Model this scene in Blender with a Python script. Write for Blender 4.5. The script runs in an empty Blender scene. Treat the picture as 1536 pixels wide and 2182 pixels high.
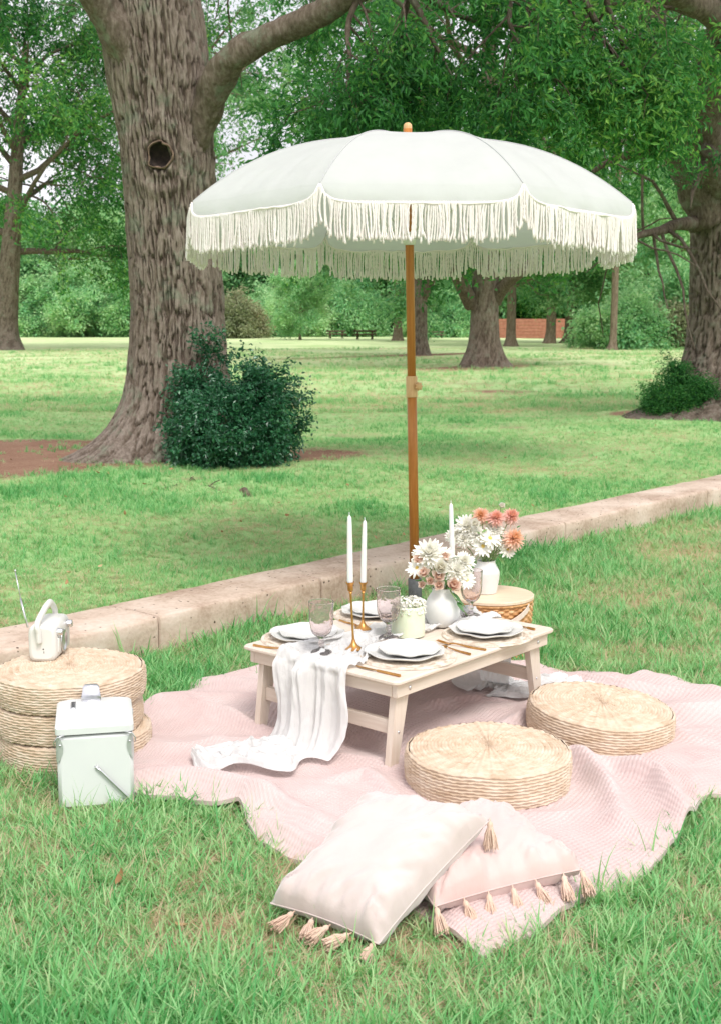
import bpy, math, random
import numpy as np
from mathutils import Vector, Matrix, Euler

# ------------------------------------------------------------------ camera, sky, sun, exposure
SC = bpy.context.scene
COL = SC.collection
RES = (1536, 2182); FPX = 2650.0; HOR = 680.0; CAM_H = 1.3
PITCH = math.atan((RES[1] / 2 - HOR) / FPX)
cam_d = bpy.data.cameras.new('camera'); cam = bpy.data.objects.new('camera', cam_d); COL.objects.link(cam)
cam.location = (0, 0, CAM_H); cam.rotation_euler = (math.pi / 2 - PITCH, 0, 0)
cam_d.sensor_fit = 'VERTICAL'; cam_d.sensor_height = 36.0; cam_d.lens = FPX / RES[1] * 36.0
cam_d.clip_start = 0.05; cam_d.clip_end = 3000
cam_d.dof.use_dof = True; cam_d.dof.focus_distance = 3.9; cam_d.dof.aperture_fstop = 10.0
SC.camera = cam

SUN_EL, SUN_AZ = math.radians(54), math.radians(158)     # azimuth of the sun seen from above, clockwise from +Y
w = bpy.data.worlds.new('World'); SC.world = w; w.use_nodes = True
nt = w.node_tree; nt.nodes.clear()
sky = nt.nodes.new('ShaderNodeTexSky'); sky.sky_type = 'NISHITA'; sky.sun_disc = False
sky.sun_elevation = SUN_EL; sky.sun_rotation = SUN_AZ; sky.air_density = 1.0; sky.dust_density = 6.0; sky.ozone_density = 1.0
hsv = nt.nodes.new('ShaderNodeHueSaturation'); hsv.inputs['Saturation'].default_value = 0.42; hsv.inputs['Value'].default_value = 1.0
bg = nt.nodes.new('ShaderNodeBackground'); bg.inputs['Strength'].default_value = 0.15
wo = nt.nodes.new('ShaderNodeOutputWorld')
# thin bright overcast: the clear sky veiled by white cloud with soft variation all round
wtc = nt.nodes.new('ShaderNodeTexCoord'); wn = nt.nodes.new('ShaderNodeTexNoise'); wn.inputs['Scale'].default_value = 3.0; wn.inputs['Detail'].default_value = 5
wr = nt.nodes.new('ShaderNodeValToRGB'); wr.color_ramp.elements[0].position = .3; wr.color_ramp.elements[0].color = (.45, .45, .45, 1); wr.color_ramp.elements[1].position = .65; wr.color_ramp.elements[1].color = (.95, .95, .95, 1)
wm = nt.nodes.new('ShaderNodeMix'); wm.data_type = 'RGBA'; wm.inputs[7].default_value = (6.6, 6.5, 6.9, 1)
nt.links.new(wtc.outputs['Generated'], wn.inputs['Vector']); nt.links.new(wn.outputs['Fac'], wr.inputs[0]); nt.links.new(wr.outputs[0], wm.inputs[0])
nt.links.new(sky.outputs[0], hsv.inputs['Color']); nt.links.new(hsv.outputs[0], wm.inputs[6]); nt.links.new(wm.outputs[2], bg.inputs['Color']); nt.links.new(bg.outputs[0], wo.inputs[0])
sun_d = bpy.data.lights.new('sun', 'SUN'); sun_d.energy = 1.7; sun_d.angle = math.radians(20); sun_d.color = (1.0, 0.97, 0.93)
sun = bpy.data.objects.new('sun', sun_d); COL.objects.link(sun)
sd = Vector((math.sin(SUN_AZ) * math.cos(SUN_EL), math.cos(SUN_AZ) * math.cos(SUN_EL), math.sin(SUN_EL)))
sun.rotation_euler = sd.to_track_quat('Z', 'Y').to_euler()
sun.location = (-4, -6, 12)
VS = SC.view_settings
VS.view_transform = 'Standard'; VS.look = 'None'; VS.exposure = 0.36; VS.gamma = 1.0; VS.use_curve_mapping = False
CY = SC.cycles
CY.max_bounces = 10; CY.diffuse_bounces = 3; CY.glossy_bounces = 3; CY.transmission_bounces = 10; CY.transparent_max_bounces = 8
CY.caustics_reflective = False; CY.caustics_refractive = False; CY.sample_clamp_indirect = 6.0
CY.use_denoising = True; CY.use_adaptive_sampling = True; CY.adaptive_threshold = 0.02
try: CY.denoiser = 'OPENIMAGEDENOISE'
except Exception: pass

# ------------------------------------------------------------------ layout helpers (photo point -> place on a plane)
_c, _s = math.cos(PITCH), math.sin(PITCH)
def _ray(px, py):
    x, u = (px - RES[0] / 2) / FPX, -(py - RES[1] / 2) / FPX
    return np.array([x, _c + u * _s, -_s + u * _c])
def P(px, py, z=0.0):
    r = _ray(px, py); return np.array([0, 0, CAM_H]) + r * ((z - CAM_H) / r[2])
def Yp(px, py, y):
    r = _ray(px, py); return np.array([0, 0, CAM_H]) + r * (y / r[1])
PI = math.pi
def lerp(a, b, t): return a + (b - a) * t
def smooth(a, b, x):
    t = np.clip((np.asarray(x, float) - a) / (b - a), 0, 1); return t * t * (3 - 2 * t)

# ------------------------------------------------------------------ numpy value noise
def _hash(ix, iy, iz, seed):
    h = (ix * 374761393 + iy * 668265263 + iz * 2147483647 + seed * 974711) & 0xffffffff
    h = ((h ^ (h >> 13)) * 1274126177) & 0xffffffff
    h = ((h ^ (h >> 16)) * 2246822519) & 0xffffffff
    return ((h ^ (h >> 13)) & 0xffff) / 32767.5 - 1.0
def vnoise(p, seed=0):
    p = np.asarray(p, float)
    i = np.floor(p).astype(np.int64); f = p - i; f = f * f * f * (f * (f * 6 - 15) + 10)
    r = 0
    for dx in (0, 1):
        wx = f[..., 0] if dx else 1 - f[..., 0]
        for dy in (0, 1):
            wy = f[..., 1] if dy else 1 - f[..., 1]
            for dz in (0, 1):
                wz = f[..., 2] if dz else 1 - f[..., 2]
                r = r + wx * wy * wz * _hash(i[..., 0] + dx, i[..., 1] + dy, i[..., 2] + dz, seed)
    return r
def fbm(p, seed=0, oct=4, gain=.5):
    p = np.asarray(p, float); a, r = 1.0, 0
    for k in range(oct):
        r = r + a * vnoise(p * 2.0 ** k, seed + 17 * k); a *= gain
    return r
def n2(x, y, seed=0, oct=3, z=0.0):
    x = np.asarray(x, float); y = np.asarray(y, float)
    return fbm(np.stack([x, y, np.full(np.broadcast(x, y).shape, z)], -1), seed, oct)

# ------------------------------------------------------------------ geometry collector
class G:
    def __init__(s): s.v = []; s.f = []; s.tint = []; s.uv = None; s.n = 0
    def add(s, V, F, tint=0.5):
        V = np.asarray(V, float).reshape(-1, 3)
        s.v.append(V)
        for a in (F if isinstance(F, (list, tuple)) else [F]):
            a = np.asarray(a, np.int64)
            if len(a): s.f.append(a + s.n)
        s.tint.append(np.broadcast_to(np.asarray(tint, float), (len(V),)))
        s.n += len(V); return s
    def merge(s, g, M=None):
        V = np.concatenate(g.v)
        if M is not None: V = V @ np.array(M)[:3, :3].T + np.array(M)[:3, 3]
        s.v.append(V); s.f += [a + s.n for a in g.f]; s.tint.append(np.concatenate(g.tint)); s.n += len(V); return s
    def box(s, c, half, R=None, ch=0.004, tint=.5):
        h = np.asarray(half, float); ch = min(ch, h.min() * .49)
        V = []; idx = {}
        for sx in (-1, 1):
            for sy in (-1, 1):
                for sz in (-1, 1):
                    sg = np.array([sx, sy, sz])
                    for a in range(3):
                        d = h - ch; d[a] = h[a]; idx[(sx, sy, sz, a)] = len(V); V.append(sg * d)
        V = np.array(V); Q = []; T = []
        def quad(ks):
            pts = V[[idx[k] for k in ks]]; nn = np.cross(pts[1] - pts[0], pts[2] - pts[0])
            ids = [idx[k] for k in ks]
            return ids if nn @ pts.mean(0) > 0 else ids[::-1]
        for a in range(3):
            b, c2 = (a + 1) % 3, (a + 2) % 3
            for sa in (-1, 1):
                ks = []
                for sb, s2 in ((-1, -1), (1, -1), (1, 1), (-1, 1)):
                    k = [0, 0, 0]; k[a] = sa; k[b] = sb; k[c2] = s2; ks.append((*k, a))
                Q.append(quad(ks))
            for sb in (-1, 1):
                for s2 in (-1, 1):
                    ks = []
                    for sa, ax in ((-1, b), (1, b), (1, c2), (-1, c2)):
                        k = [0, 0, 0]; k[a] = sa; k[b] = sb; k[c2] = s2; ks.append((*k, ax))
                    Q.append(quad(ks))
        for sx in (-1, 1):
            for sy in (-1, 1):
                for sz in (-1, 1): T.append(quad([(sx, sy, sz, a) for a in range(3)]))
        if R is not None: V = V @ np.array(R)[:3, :3].T
        return s.add(V + np.asarray(c, float), [np.array(Q), np.array(T)], tint)
    def tube(s, pts, rad, n=8, cap=True, tint=.5, sx=1.0):
        pts = np.asarray(pts, float); m = len(pts)
        rad = np.broadcast_to(np.asarray(rad, float), (m,))
        t = np.gradient(pts, axis=0); t /= np.linalg.norm(t, axis=1, keepdims=True) + 1e-12
        up = np.array([0, 0, 1.0]) if abs(t[0, 2]) < .9 else np.array([1.0, 0, 0])
        a = np.cross(t[0], up); a /= np.linalg.norm(a); A = [a]
        for i in range(1, m):
            a = a - t[i] * (a @ t[i]); a /= np.linalg.norm(a) + 1e-12; A.append(a)
        A = np.array(A); B = np.cross(t, A)
        th = np.arange(n) / n * 2 * PI
        V = pts[:, None] + rad[:, None, None] * (np.cos(th)[None, :, None] * A[:, None] * sx + np.sin(th)[None, :, None] * B[:, None])
        i = np.arange(m - 1)[:, None] * n; j = np.arange(n)[None]; k = (j + 1) % n
        Q = np.stack([i + j, i + k, i + n + k, i + n + j], -1).reshape(-1, 4)
        V = V.reshape(-1, 3); F = [Q]
        if cap:
            V = np.vstack([V, pts[0], pts[-1]]); b = m * n; j = np.arange(n); k = (j + 1) % n
            F.append(np.stack([np.full(n, b), k, j], -1)); F.append(np.stack([np.full(n, b + 1), (m - 1) * n + j, (m - 1) * n + k], -1))
        return s.add(V, F, tint)
    def lathe(s, prof, n=32, c=(0, 0, 0), M=None, tint=.5, wob=None):
        prof = np.asarray(prof, float); m = len(prof); th = np.arange(n) / n * 2 * PI
        r = prof[:, 0][:, None] * np.ones(n)[None]
        z = prof[:, 1][:, None] * np.ones(n)[None]
        if wob is not None: r, z = wob(r, z, th[None])
        V = np.stack([r * np.cos(th), r * np.sin(th), z], -1).reshape(-1, 3)
        i = np.arange(m - 1)[:, None] * n; j = np.arange(n)[None]; k = (j + 1) % n
        Q = np.stack([i + j, i + k, i + n + k, i + n + j], -1).reshape(-1, 4)
        if M is not None: V = V @ np.array(M)[:3, :3].T
        return s.add(V + np.asarray(c, float), Q, tint)
    def grid(s, V, closed_u=False, tint=.5):
        """V: (m, n, 3)"""
        m, n = V.shape[:2]
        i = np.arange(m - 1)[:, None]; nn = n if closed_u else n - 1
        j = np.arange(nn)[None]; k = (j + 1) % n
        Q = np.stack([i * n + j, i * n + k, (i + 1) * n + k, (i + 1) * n + j], -1).reshape(-1, 4)
        if not np.isscalar(tint): tint = np.asarray(tint).reshape(-1)
        return s.add(V.reshape(-1, 3), Q, tint)
    def mesh(s, name, mat, smooth=True):
        me = bpy.data.meshes.new(name)
        V = np.concatenate(s.v).astype(np.float32); me.vertices.add(len(V)); me.vertices.foreach_set('co', V.ravel())
        if s.f:
            tot = np.concatenate([np.full(len(a), a.shape[1]) for a in s.f]); idx = np.concatenate([a.ravel() for a in s.f]).astype(np.int32)
            st = np.concatenate([[0], np.cumsum(tot)[:-1]]).astype(np.int32)
            me.loops.add(len(idx)); me.loops.foreach_set('vertex_index', idx)
            me.polygons.add(len(tot)); me.polygons.foreach_set('loop_start', st)
            try: me.polygons.foreach_set('loop_total', tot.astype(np.int32))
            except Exception: pass
            me.polygons.foreach_set('use_smooth', np.full(len(tot), bool(smooth)))
        at = me.attributes.new('tint', 'FLOAT', 'POINT'); at.data.foreach_set('value', np.concatenate(s.tint).astype(np.float32))
        if s.uv is not None:
            at = me.attributes.new('uvc', 'FLOAT_VECTOR', 'POINT'); at.data.foreach_set('vector', np.asarray(s.uv, np.float32).ravel())
        if mat: me.materials.append(mat)
        me.update(calc_edges=True); me.validate()
        if smooth == 'auto':
            try: me.set_sharp_from_angle(angle=math.radians(38))
            except Exception: pass
        return me

def part(name, g, mat, parent=None, smooth='auto', loc=None, rot=None):
    me = g.mesh(name, mat, smooth) if isinstance(g, G) else g
    o = bpy.data.objects.new(name, me); COL.objects.link(o)
    if parent is not None: o.parent = parent
    if loc is not None: o.location = loc
    if rot is not None: o.rotation_euler = rot
    return o
def tag(o, label=None, cat=None, group=None, kind=None):
    if label: o['label'] = label
    if cat: o['category'] = cat
    if group: o['group'] = group
    if kind: o['kind'] = kind
    return o
def thing(name, label, cat, loc=(0, 0, 0), rz=0.0, group=None, rot=None):
    o = bpy.data.objects.new(name, None); COL.objects.link(o); o.empty_display_size = .1
    o.location = [float(x) for x in loc]; o.rotation_euler = rot if rot else (0, 0, rz)
    return tag(o, label, cat, group)
def copy_tree(o, parent=None):
    c = o.copy(); COL.objects.link(c); c.parent = parent
    for ch in list(o.children): copy_tree(ch, c)
    return c

# ------------------------------------------------------------------ scatter (one object, instances inside)
def scatter(name, pos, rot, scl, idx, tint, protos, parent=None):
    pos = np.asarray(pos, np.float32); n = len(pos)
    me = bpy.data.meshes.new(name); me.vertices.add(n); me.vertices.foreach_set('co', pos.ravel())
    def at(nm, ty, key, a):
        x = me.attributes.new(nm, ty, 'POINT'); x.data.foreach_set(key, np.ascontiguousarray(a).ravel())
    at('rot', 'FLOAT_VECTOR', 'vector', np.asarray(rot, np.float32)); at('scl', 'FLOAT', 'value', np.asarray(scl, np.float32))
    at('idx', 'INT', 'value', np.asarray(idx, np.int32)); at('itint', 'FLOAT', 'value', np.asarray(tint, np.float32))
    o = bpy.data.objects.new(name, me); COL.objects.link(o)
    if parent is not None: o.parent = parent
    key = 'sc_' + '_'.join(p.name for p in protos)
    ng = bpy.data.node_groups.get(key[:60])
    if ng is None:
        ng = bpy.data.node_groups.new(key[:60], 'GeometryNodeTree')
        ng.interface.new_socket('Geometry', in_out='INPUT', socket_type='NodeSocketGeometry')
        ng.interface.new_socket('Geometry', in_out='OUTPUT', socket_type='NodeSocketGeometry')
        N = ng.nodes; L = ng.links
        gi = N.new('NodeGroupInput'); go = N.new('NodeGroupOutput'); iop = N.new('GeometryNodeInstanceOnPoints')
        jn = N.new('GeometryNodeJoinGeometry')
        for p in reversed(protos):
            oi = N.new('GeometryNodeObjectInfo'); oi.inputs['Object'].default_value = p; oi.inputs['As Instance'].default_value = False
            g2 = N.new('GeometryNodeGeometryToInstance'); L.new(oi.outputs['Geometry'], g2.inputs[0]); L.new(g2.outputs[0], jn.inputs[0])
        def na(nm, ty):
            x = N.new('GeometryNodeInputNamedAttribute'); x.data_type = ty; x.inputs['Name'].default_value = nm; return x.outputs['Attribute']
        L.new(gi.outputs[0], iop.inputs['Points']); L.new(jn.outputs[0], iop.inputs['Instance'])
        iop.inputs['Pick Instance'].default_value = True
        L.new(na('idx', 'INT'), iop.inputs['Instance Index']); L.new(na('rot', 'FLOAT_VECTOR'), iop.inputs['Rotation']); L.new(na('scl', 'FLOAT'), iop.inputs['Scale'])
        L.new(iop.outputs[0], go.inputs[0])
    md = o.modifiers.new('scatter', 'NODES'); md.node_group = ng
    return o
def proto(name, g, mat, smooth=True):
    return bpy.data.objects.new(name, g.mesh(name, mat, smooth))      # kept out of the scene, only instanced

# ------------------------------------------------------------------ materials
def S(h):
    h = h.lstrip('#'); o = []
    for i in (0, 2, 4):
        c = int(h[i:i + 2], 16) / 255; o.append(c / 12.92 if c <= .04045 else ((c + .055) / 1.055) ** 2.4)
    return (*o, 1.0)
class M:
    def __init__(s, name):
        s.m = bpy.data.materials.new(name); s.m.use_nodes = True; s.t = s.m.node_tree
        s.b = s.t.nodes['Principled BSDF']; s.out = s.t.nodes['Material Output']
    def N(s, ty, **kw):
        n = s.t.nodes.new(ty)
        for k, v in kw.items():
            if k in n.inputs: n.inputs[k].default_value = v
            else: setattr(n, k, v)
        return n
    def L(s, a, b): s.t.links.new(a, b); return s
    def coord(s, kind='Object', scale=None):
        tc = s.N('ShaderNodeTexCoord'); o = tc.outputs[kind]
        if scale is not None:
            mp = s.N('ShaderNodeMapping'); mp.inputs['Scale'].default_value = scale; s.L(o, mp.inputs[0]); o = mp.outputs[0]
        return o
    def noise(s, vec, scale, detail=4, rough=.55):
        n = s.N('ShaderNodeTexNoise'); n.inputs['Scale'].default_value = scale; n.inputs['Detail'].default_value = detail; n.inputs['Roughness'].default_value = rough
        s.L(vec, n.inputs['Vector']); return n.outputs['Fac']
    def ramp(s, fac, stops):
        r = s.N('ShaderNodeValToRGB'); e = r.color_ramp.elements
        while len(e) < len(stops): e.new(.5)
        for x, (p, c) in zip(e, stops): x.position = p; x.color = c if len(c) == 4 else (*c, 1)
        s.L(fac, r.inputs[0]); return r.outputs[0]
    def mix(s, a, b, fac, mode='MIX'):
        n = s.N('ShaderNodeMix'); n.data_type = 'RGBA'; n.blend_type = mode
        for sock, v in ((n.inputs[0], fac), (n.inputs[6], a), (n.inputs[7], b)):
            if hasattr(v, 'links'): s.L(v, sock)
            else: sock.default_value = v
        return n.outputs[2]
    def math(s, op, a, b=0.0, clamp=False):
        n = s.N('ShaderNodeMath'); n.operation = op; n.use_clamp = clamp
        for sock, v in ((n.inputs[0], a), (n.inputs[1], b)):
            if hasattr(v, 'links'): s.L(v, sock)
            else: sock.default_value = v
        return n.outputs[0]
    def attr(s, name, ty='GEOMETRY'):
        n = s.N('ShaderNodeAttribute'); n.attribute_name = name; n.attribute_type = ty; return n.outputs['Fac']
    def bump(s, h, dist=.002, strength=.6, prev=None):
        b = s.N('ShaderNodeBump'); b.inputs['Strength'].default_value = strength; b.inputs['Distance'].default_value = dist
        s.L(h, b.inputs['Height'])
        if prev is not None: s.L(prev, b.inputs['Normal'])
        s.L(b.outputs[0], s.b.inputs['Normal']); return b.outputs[0]
    def set(s, color=None, rough=.6, metal=0, spec=.5, **kw):
        if color is not None:
            if hasattr(color, 'links'): s.L(color, s.b.inputs['Base Color'])
            else: s.b.inputs['Base Color'].default_value = color
        s.b.inputs['Roughness'].default_value = rough; s.b.inputs['Metallic'].default_value = metal
        s.b.inputs['Specular IOR Level'].default_value = spec
        for k, v in kw.items(): s.b.inputs[k.replace('_', ' ')].default_value = v
        return s
    def translucent(s, color, fac):
        t = s.N('ShaderNodeBsdfTranslucent'); mx = s.N('ShaderNodeMixShader'); mx.inputs[0].default_value = fac
        if hasattr(color, 'links'): s.L(color, t.inputs[0])
        else: t.inputs[0].default_value = color
        s.L(s.b.outputs[0], mx.inputs[1]); s.L(t.outputs[0], mx.inputs[2]); s.L(mx.outputs[0], s.out.inputs[0]); return s
def simple(name, c1, c2, scale=20, rough=.6, bump=None, spec=.5, metal=0, detail=4, stretch=None, **kw):
    """two-tone noisy colour with an optional fine relief"""
    m = M(name); v = m.coord('Object', stretch)
    col = m.ramp(m.noise(v, scale, detail), [(.3, c1), (.7, c2)])
    m.set(col, rough, metal, spec, **kw)
    if bump: m.bump(m.noise(v, bump[0], 5), bump[1], bump[2] if len(bump) > 2 else .6)
    return m
def leafmat(name, stops, trans=.35, rough=.5, spec=.3, var=.5):
    m = M(name)
    inf = m.N('ShaderNodeObjectInfo')
    t = m.math('ADD', m.attr('tint'), m.math('MULTIPLY', m.math('SUBTRACT', m.attr('itint', 'INSTANCER'), .5), var))
    t = m.math('ADD', t, m.math('MULTIPLY', m.math('SUBTRACT', inf.outputs['Random'], .5), .2), True)
    col = m.ramp(t, stops); m.set(col, rough, 0, spec)
    tc = m.mix(col, (1.0, 1.0, .45, 1), .35, 'MULTIPLY')
    m.translucent(tc, trans); return m.m

GRASS = leafmat('grass_blades', [(.0, S('d8bfa2')), (.17, S('cdc49c')), (.30, S('bfdaa2')), (.55, S('9dd08e')), (.8, S('7cc279')), (1., S('56a35c'))], .4, .45, .35)
LEAF_A = leafmat('oak_leaves', [(.0, S('8fbb5c')), (.4, S('4a8a42')), (1., S('1d552d'))], .4)
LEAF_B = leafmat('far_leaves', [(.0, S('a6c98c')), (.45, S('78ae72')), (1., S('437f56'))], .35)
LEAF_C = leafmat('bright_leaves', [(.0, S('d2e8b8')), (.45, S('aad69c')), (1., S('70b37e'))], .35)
LEAF_D = leafmat('holly_leaves', [(.0, S('629c64')), (.4, S('37734a')), (1., S('1d4d34'))], .12, .32, .6)
LEAF_E = leafmat('russet_leaves', [(.0, S('bfb192')), (.5, S('9aa07c')), (1., S('7d8c68'))], .3)

def barkmat(name, c0, c1, c2, lichen=.0, sc=1.0):
    m = M(name); v = m.coord('Object', (7 * sc, 7 * sc, 2.3 * sc))
    a = m.noise(v, 4.5, 9, .7); fa = m.math('ADD', m.math('MULTIPLY', a, .76), m.math('MULTIPLY', m.attr('tint'), .24)); col = m.ramp(fa, [(.3, c0), (.5, c1), (.72, c2)])
    if lichen:
        v2 = m.coord('Object'); l = m.noise(v2, 5.0, 7, .7)
        f = m.math('MULTIPLY', m.ramp(l, [(.54, (0, 0, 0)), (.64, (1, 1, 1))]), lichen)
        col = m.mix(col, S('8d9a84'), f)
    m.set(col, .9, 0, .15); nb = m.bump(a, .03, 1.0); m.bump(m.noise(m.coord('Object', (3 * sc, 3 * sc, 1.2 * sc)), 22, 6, .7), .012, .8, nb); return m.m
BARK = barkmat('oak_bark', S('463b33'), S('7a6c60'), S('a6998e'), .5)
BARK2 = barkmat('dark_bark', S('332a24'), S('665a4f'), S('8f8378'), .3)
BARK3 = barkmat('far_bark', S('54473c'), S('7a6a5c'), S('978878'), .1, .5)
# ------------------------------------------------------------------ ground
WA = np.array([-1.255, 4.205]); WU = np.array([.653, .757]); WN = np.array([-.757, .653])
WALL_H, WALL_T = .15, .33
TREES_DIRT = [(-1.75, 10.45, 1.5), (-2.7, 10.6, 1.5), (-3.8, 10.4, 1.7), (-2.75, 9.75, 1.15), (-3.2, 11.4, 1.3), (-.65, 10.35, .9), (4.5, 15.0, 1.5), (3.0, 30.6, 1.6), (1.85, 40.5, 1.5), (-13.9, 48.7, 2.0)]
def sd_wall(x, y):
    x = np.asarray(x, float) - WA[0]; y = np.asarray(y, float) - WA[1]
    return x * WU[0] + y * WU[1], x * WN[0] + y * WN[1]
def gz(x, y):
    s_, d = sd_wall(x, y)
    rear = .135 + .05 * smooth(.6, 3, d) * (n2(np.asarray(x) * .22, np.asarray(y) * .22, 5, 2)) * (1 - smooth(30, 60, d)) + .012 * smooth(.4, 1, d) * n2(np.asarray(x) * 1.3, np.asarray(y) * 1.3, 8, 2)
    front = .012 * n2(np.asarray(x) * 1.1, np.asarray(y) * 1.1, 9, 2)
    return np.where(d > .16, rear, front)
def dirt(x, y):
    x = np.asarray(x, float); y = np.asarray(y, float); r = np.zeros(np.broadcast(x, y).shape)
    for cx, cy, rr in TREES_DIRT:
        dd = np.hypot((x - cx), (y - cy) * 1.15) / rr
        r = np.maximum(r, 1.25 - dd)
    bare = np.minimum(1.05 * n2(x * .45 + 3, y * .8, 23, 4) - .15, .24)
    far_ = smooth(WALL_T + .3, 2.0, sd_wall(x, y)[1])
    return np.maximum(r, bare * far_) + .22 * n2(x * .9, y * .9, 21, 4)
sv = np.concatenate([-np.geomspace(900, 9, 14), np.arange(-8, 16, .14), np.geomspace(17, 900, 16)])
dv = np.concatenate([-np.geomspace(300, 4.6, 8), np.arange(-4.4, .1, .22), [.12, .20], np.arange(.3, 9, .13), np.arange(9.2, 40, .6), np.geomspace(42, 900, 18)])
SS, DD = np.meshgrid(sv, dv)
GX = WA[0] + SS * WU[0] + DD * WN[0]; GY = WA[1] + SS * WU[1] + DD * WN[1]
g = G(); g.grid(np.stack([GX, GY, gz(GX, GY)], -1), tint=np.clip(dirt(GX, GY), -1, 2))
m = M('lawn_soil'); v = m.coord('Object')
big = m.noise(v, .35, 4); mid = m.noise(v, 2.2, 6, .65); fine = m.noise(v, 60, 6, .7)
green = m.ramp(m.math('ADD', m.math('MULTIPLY', mid, .6), m.math('MULTIPLY', fine, .4)), [(.34, S('8f9a66')), (.46, S('9cc07c')), (.62, S('b2d596'))])
green = m.mix(green, S('c2c792'), m.ramp(big, [(.5, (0, 0, 0)), (.72, (.6, .6, .6))]))
soil = m.ramp(m.math('ADD', m.math('MULTIPLY', mid, .4), m.math('MULTIPLY', fine, .6)), [(.3, S('735243')), (.5, S('957460')), (.7, S('b2957f'))])
dm = m.math('ADD', m.attr('tint'), m.math('MULTIPLY', m.math('SUBTRACT', fine, .5), .5))
dm = m.math('ADD', dm, m.math('MULTIPLY', m.math('SUBTRACT', mid, .5), .6))
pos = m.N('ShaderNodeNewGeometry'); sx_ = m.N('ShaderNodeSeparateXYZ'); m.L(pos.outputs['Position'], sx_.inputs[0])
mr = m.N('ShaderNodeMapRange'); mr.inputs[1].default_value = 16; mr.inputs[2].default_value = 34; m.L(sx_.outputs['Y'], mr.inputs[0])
green = m.mix(green, m.ramp(m.math('ADD', m.math('MULTIPLY', big, .7), m.math('MULTIPLY', mid, .3)), [(.38, S('b4cd8e')), (.6, S('d3deab'))]), mr.outputs[0])   # sunlight on the far meadow, painted as a paler ground colour with distance
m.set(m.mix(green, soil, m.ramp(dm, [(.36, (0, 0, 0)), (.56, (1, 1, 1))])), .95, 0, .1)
m.bump(fine, .02, .8)
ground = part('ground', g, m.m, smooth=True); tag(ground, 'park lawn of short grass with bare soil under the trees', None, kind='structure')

# ------------------------------------------------------------------ low concrete edging wall, each cast block a part
m = M('cast_concrete'); v = m.coord('Object')
a = m.noise(v, 4, 6, .6); b = m.noise(v, 55, 4, .6); vo = m.N('ShaderNodeTexVoronoi', feature='F1'); vo.inputs['Scale'].default_value = 28; m.L(v, vo.inputs['Vector'])
pit = m.ramp(vo.outputs['Distance'], [(.08, (0, 0, 0)), (.17, (1, 1, 1))])
pit2 = m.math('MAXIMUM', pit, m.ramp(m.noise(v, 9, 3), [(.44, (1, 1, 1)), (.50, (0, 0, 0))]))
col = m.ramp(m.math('ADD', m.math('MULTIPLY', a, .7), m.math('MULTIPLY', b, .3)), [(.36, S('a8917f')), (.52, S('c9b5a4')), (.68, S('d9c9bb'))])
col = m.mix(S('5d4f45'), col, pit2)
m.set(col, .9, 0, .2); nn = m.bump(b, .004, .7); m.bump(pit2, .006, .8, nn)
CONC = m.m
wall = thing('edging_wall', 'low pinkish concrete edging wall running diagonally across the lawn', 'wall', (*WA, 0), math.atan2(WU[1], WU[0]))
joints = [-4.2, -2.75, -1.45, .72, 1.66, 3.72, 5.55, 7.4, 9.3]
rng = np.random.default_rng(3)
for a, b in zip(joints[:-1], joints[1:]):
    L = b - a - .008; nx = int(L / .05); g = G()
    # rounded section swept along the block with slight unevenness
    sec = np.array([(.0, -.03), (.0, .05), (.0, .1), (.0, WALL_H - .014), (.006, WALL_H - .004), (.016, WALL_H), (.1, WALL_H + .001), (.2, WALL_H + .001), (.3, WALL_H), (WALL_T - .01, WALL_H - .003), (WALL_T, WALL_H - .016), (WALL_T, -.03)])
    xs = np.concatenate([[0, .004], np.linspace(.02, L - .02, nx), [L - .004, L]])
    V = np.zeros((len(xs), len(sec), 3)); V[..., 0] = a + xs[:, None]; V[..., 1] = sec[None, :, 0]; V[..., 2] = sec[None, :, 1]
    sh = np.ones(len(xs)); sh[0] = sh[-1] = .0
    inset = (1 - sh) * .008
    V[..., 1] += np.where(sec[None, :, 0] < .15, 1, -1) * inset[:, None]; V[..., 2] -= inset[:, None] * (sec[None, :, 1] > .1)
    nz = fbm(V * np.array([5, 9, 9]), 31, 4); V[..., 1] += .004 * nz * (sec[None, :, 0] < .02); V[..., 2] += .003 * nz * (sec[None, :, 1] > .12)
    V[..., 2] += rng.normal() * .0015
    g.grid(V[:, ::-1])
    for e in (0, -1):
        V2 = V[e]; c = V2.mean(0); n_ = len(V2)
        T = np.array([[n_, i, i + 1] if e == 0 else [n_, i + 1, i] for i in range(n_ - 1)]); g.add(np.vstack([V2, c]), T)
    part('concrete_block', g, CONC, wall, 'auto')

# ------------------------------------------------------------------ grass
def blade(rng, L, wd, bend, az, lean, base=(0, 0, 0), seg=3):
    t = np.linspace(0, 1, seg + 1); ca, sa = math.cos(az), math.sin(az)
    ang = lean + bend * t
    dr = np.concatenate([[0], np.cumsum(np.sin(ang[:-1]) * L / seg)]); dz = np.concatenate([[0], np.cumsum(np.cos(ang[:-1]) * L / seg)])
    side = np.array([-sa, ca, 0]); tw = rng.normal() * .35
    side = side * math.cos(tw) + np.array([ca, sa, 0]) * math.sin(tw)
    c = np.stack([base[0] + dr * ca, base[1] + dr * sa, base[2] + dz], -1)
    wv = wd * (1 - t ** 1.6) * .5
    V = np.concatenate([c[:-1] - side * wv[:-1, None], c[:-1] + side * wv[:-1, None], c[-1:]])
    Q = np.array([[i, seg + i, seg + i + 1, i + 1] for i in range(seg - 1)]); T = np.array([[seg - 1, 2 * seg - 1, 2 * seg]])
    return V, [Q, T]
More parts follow.
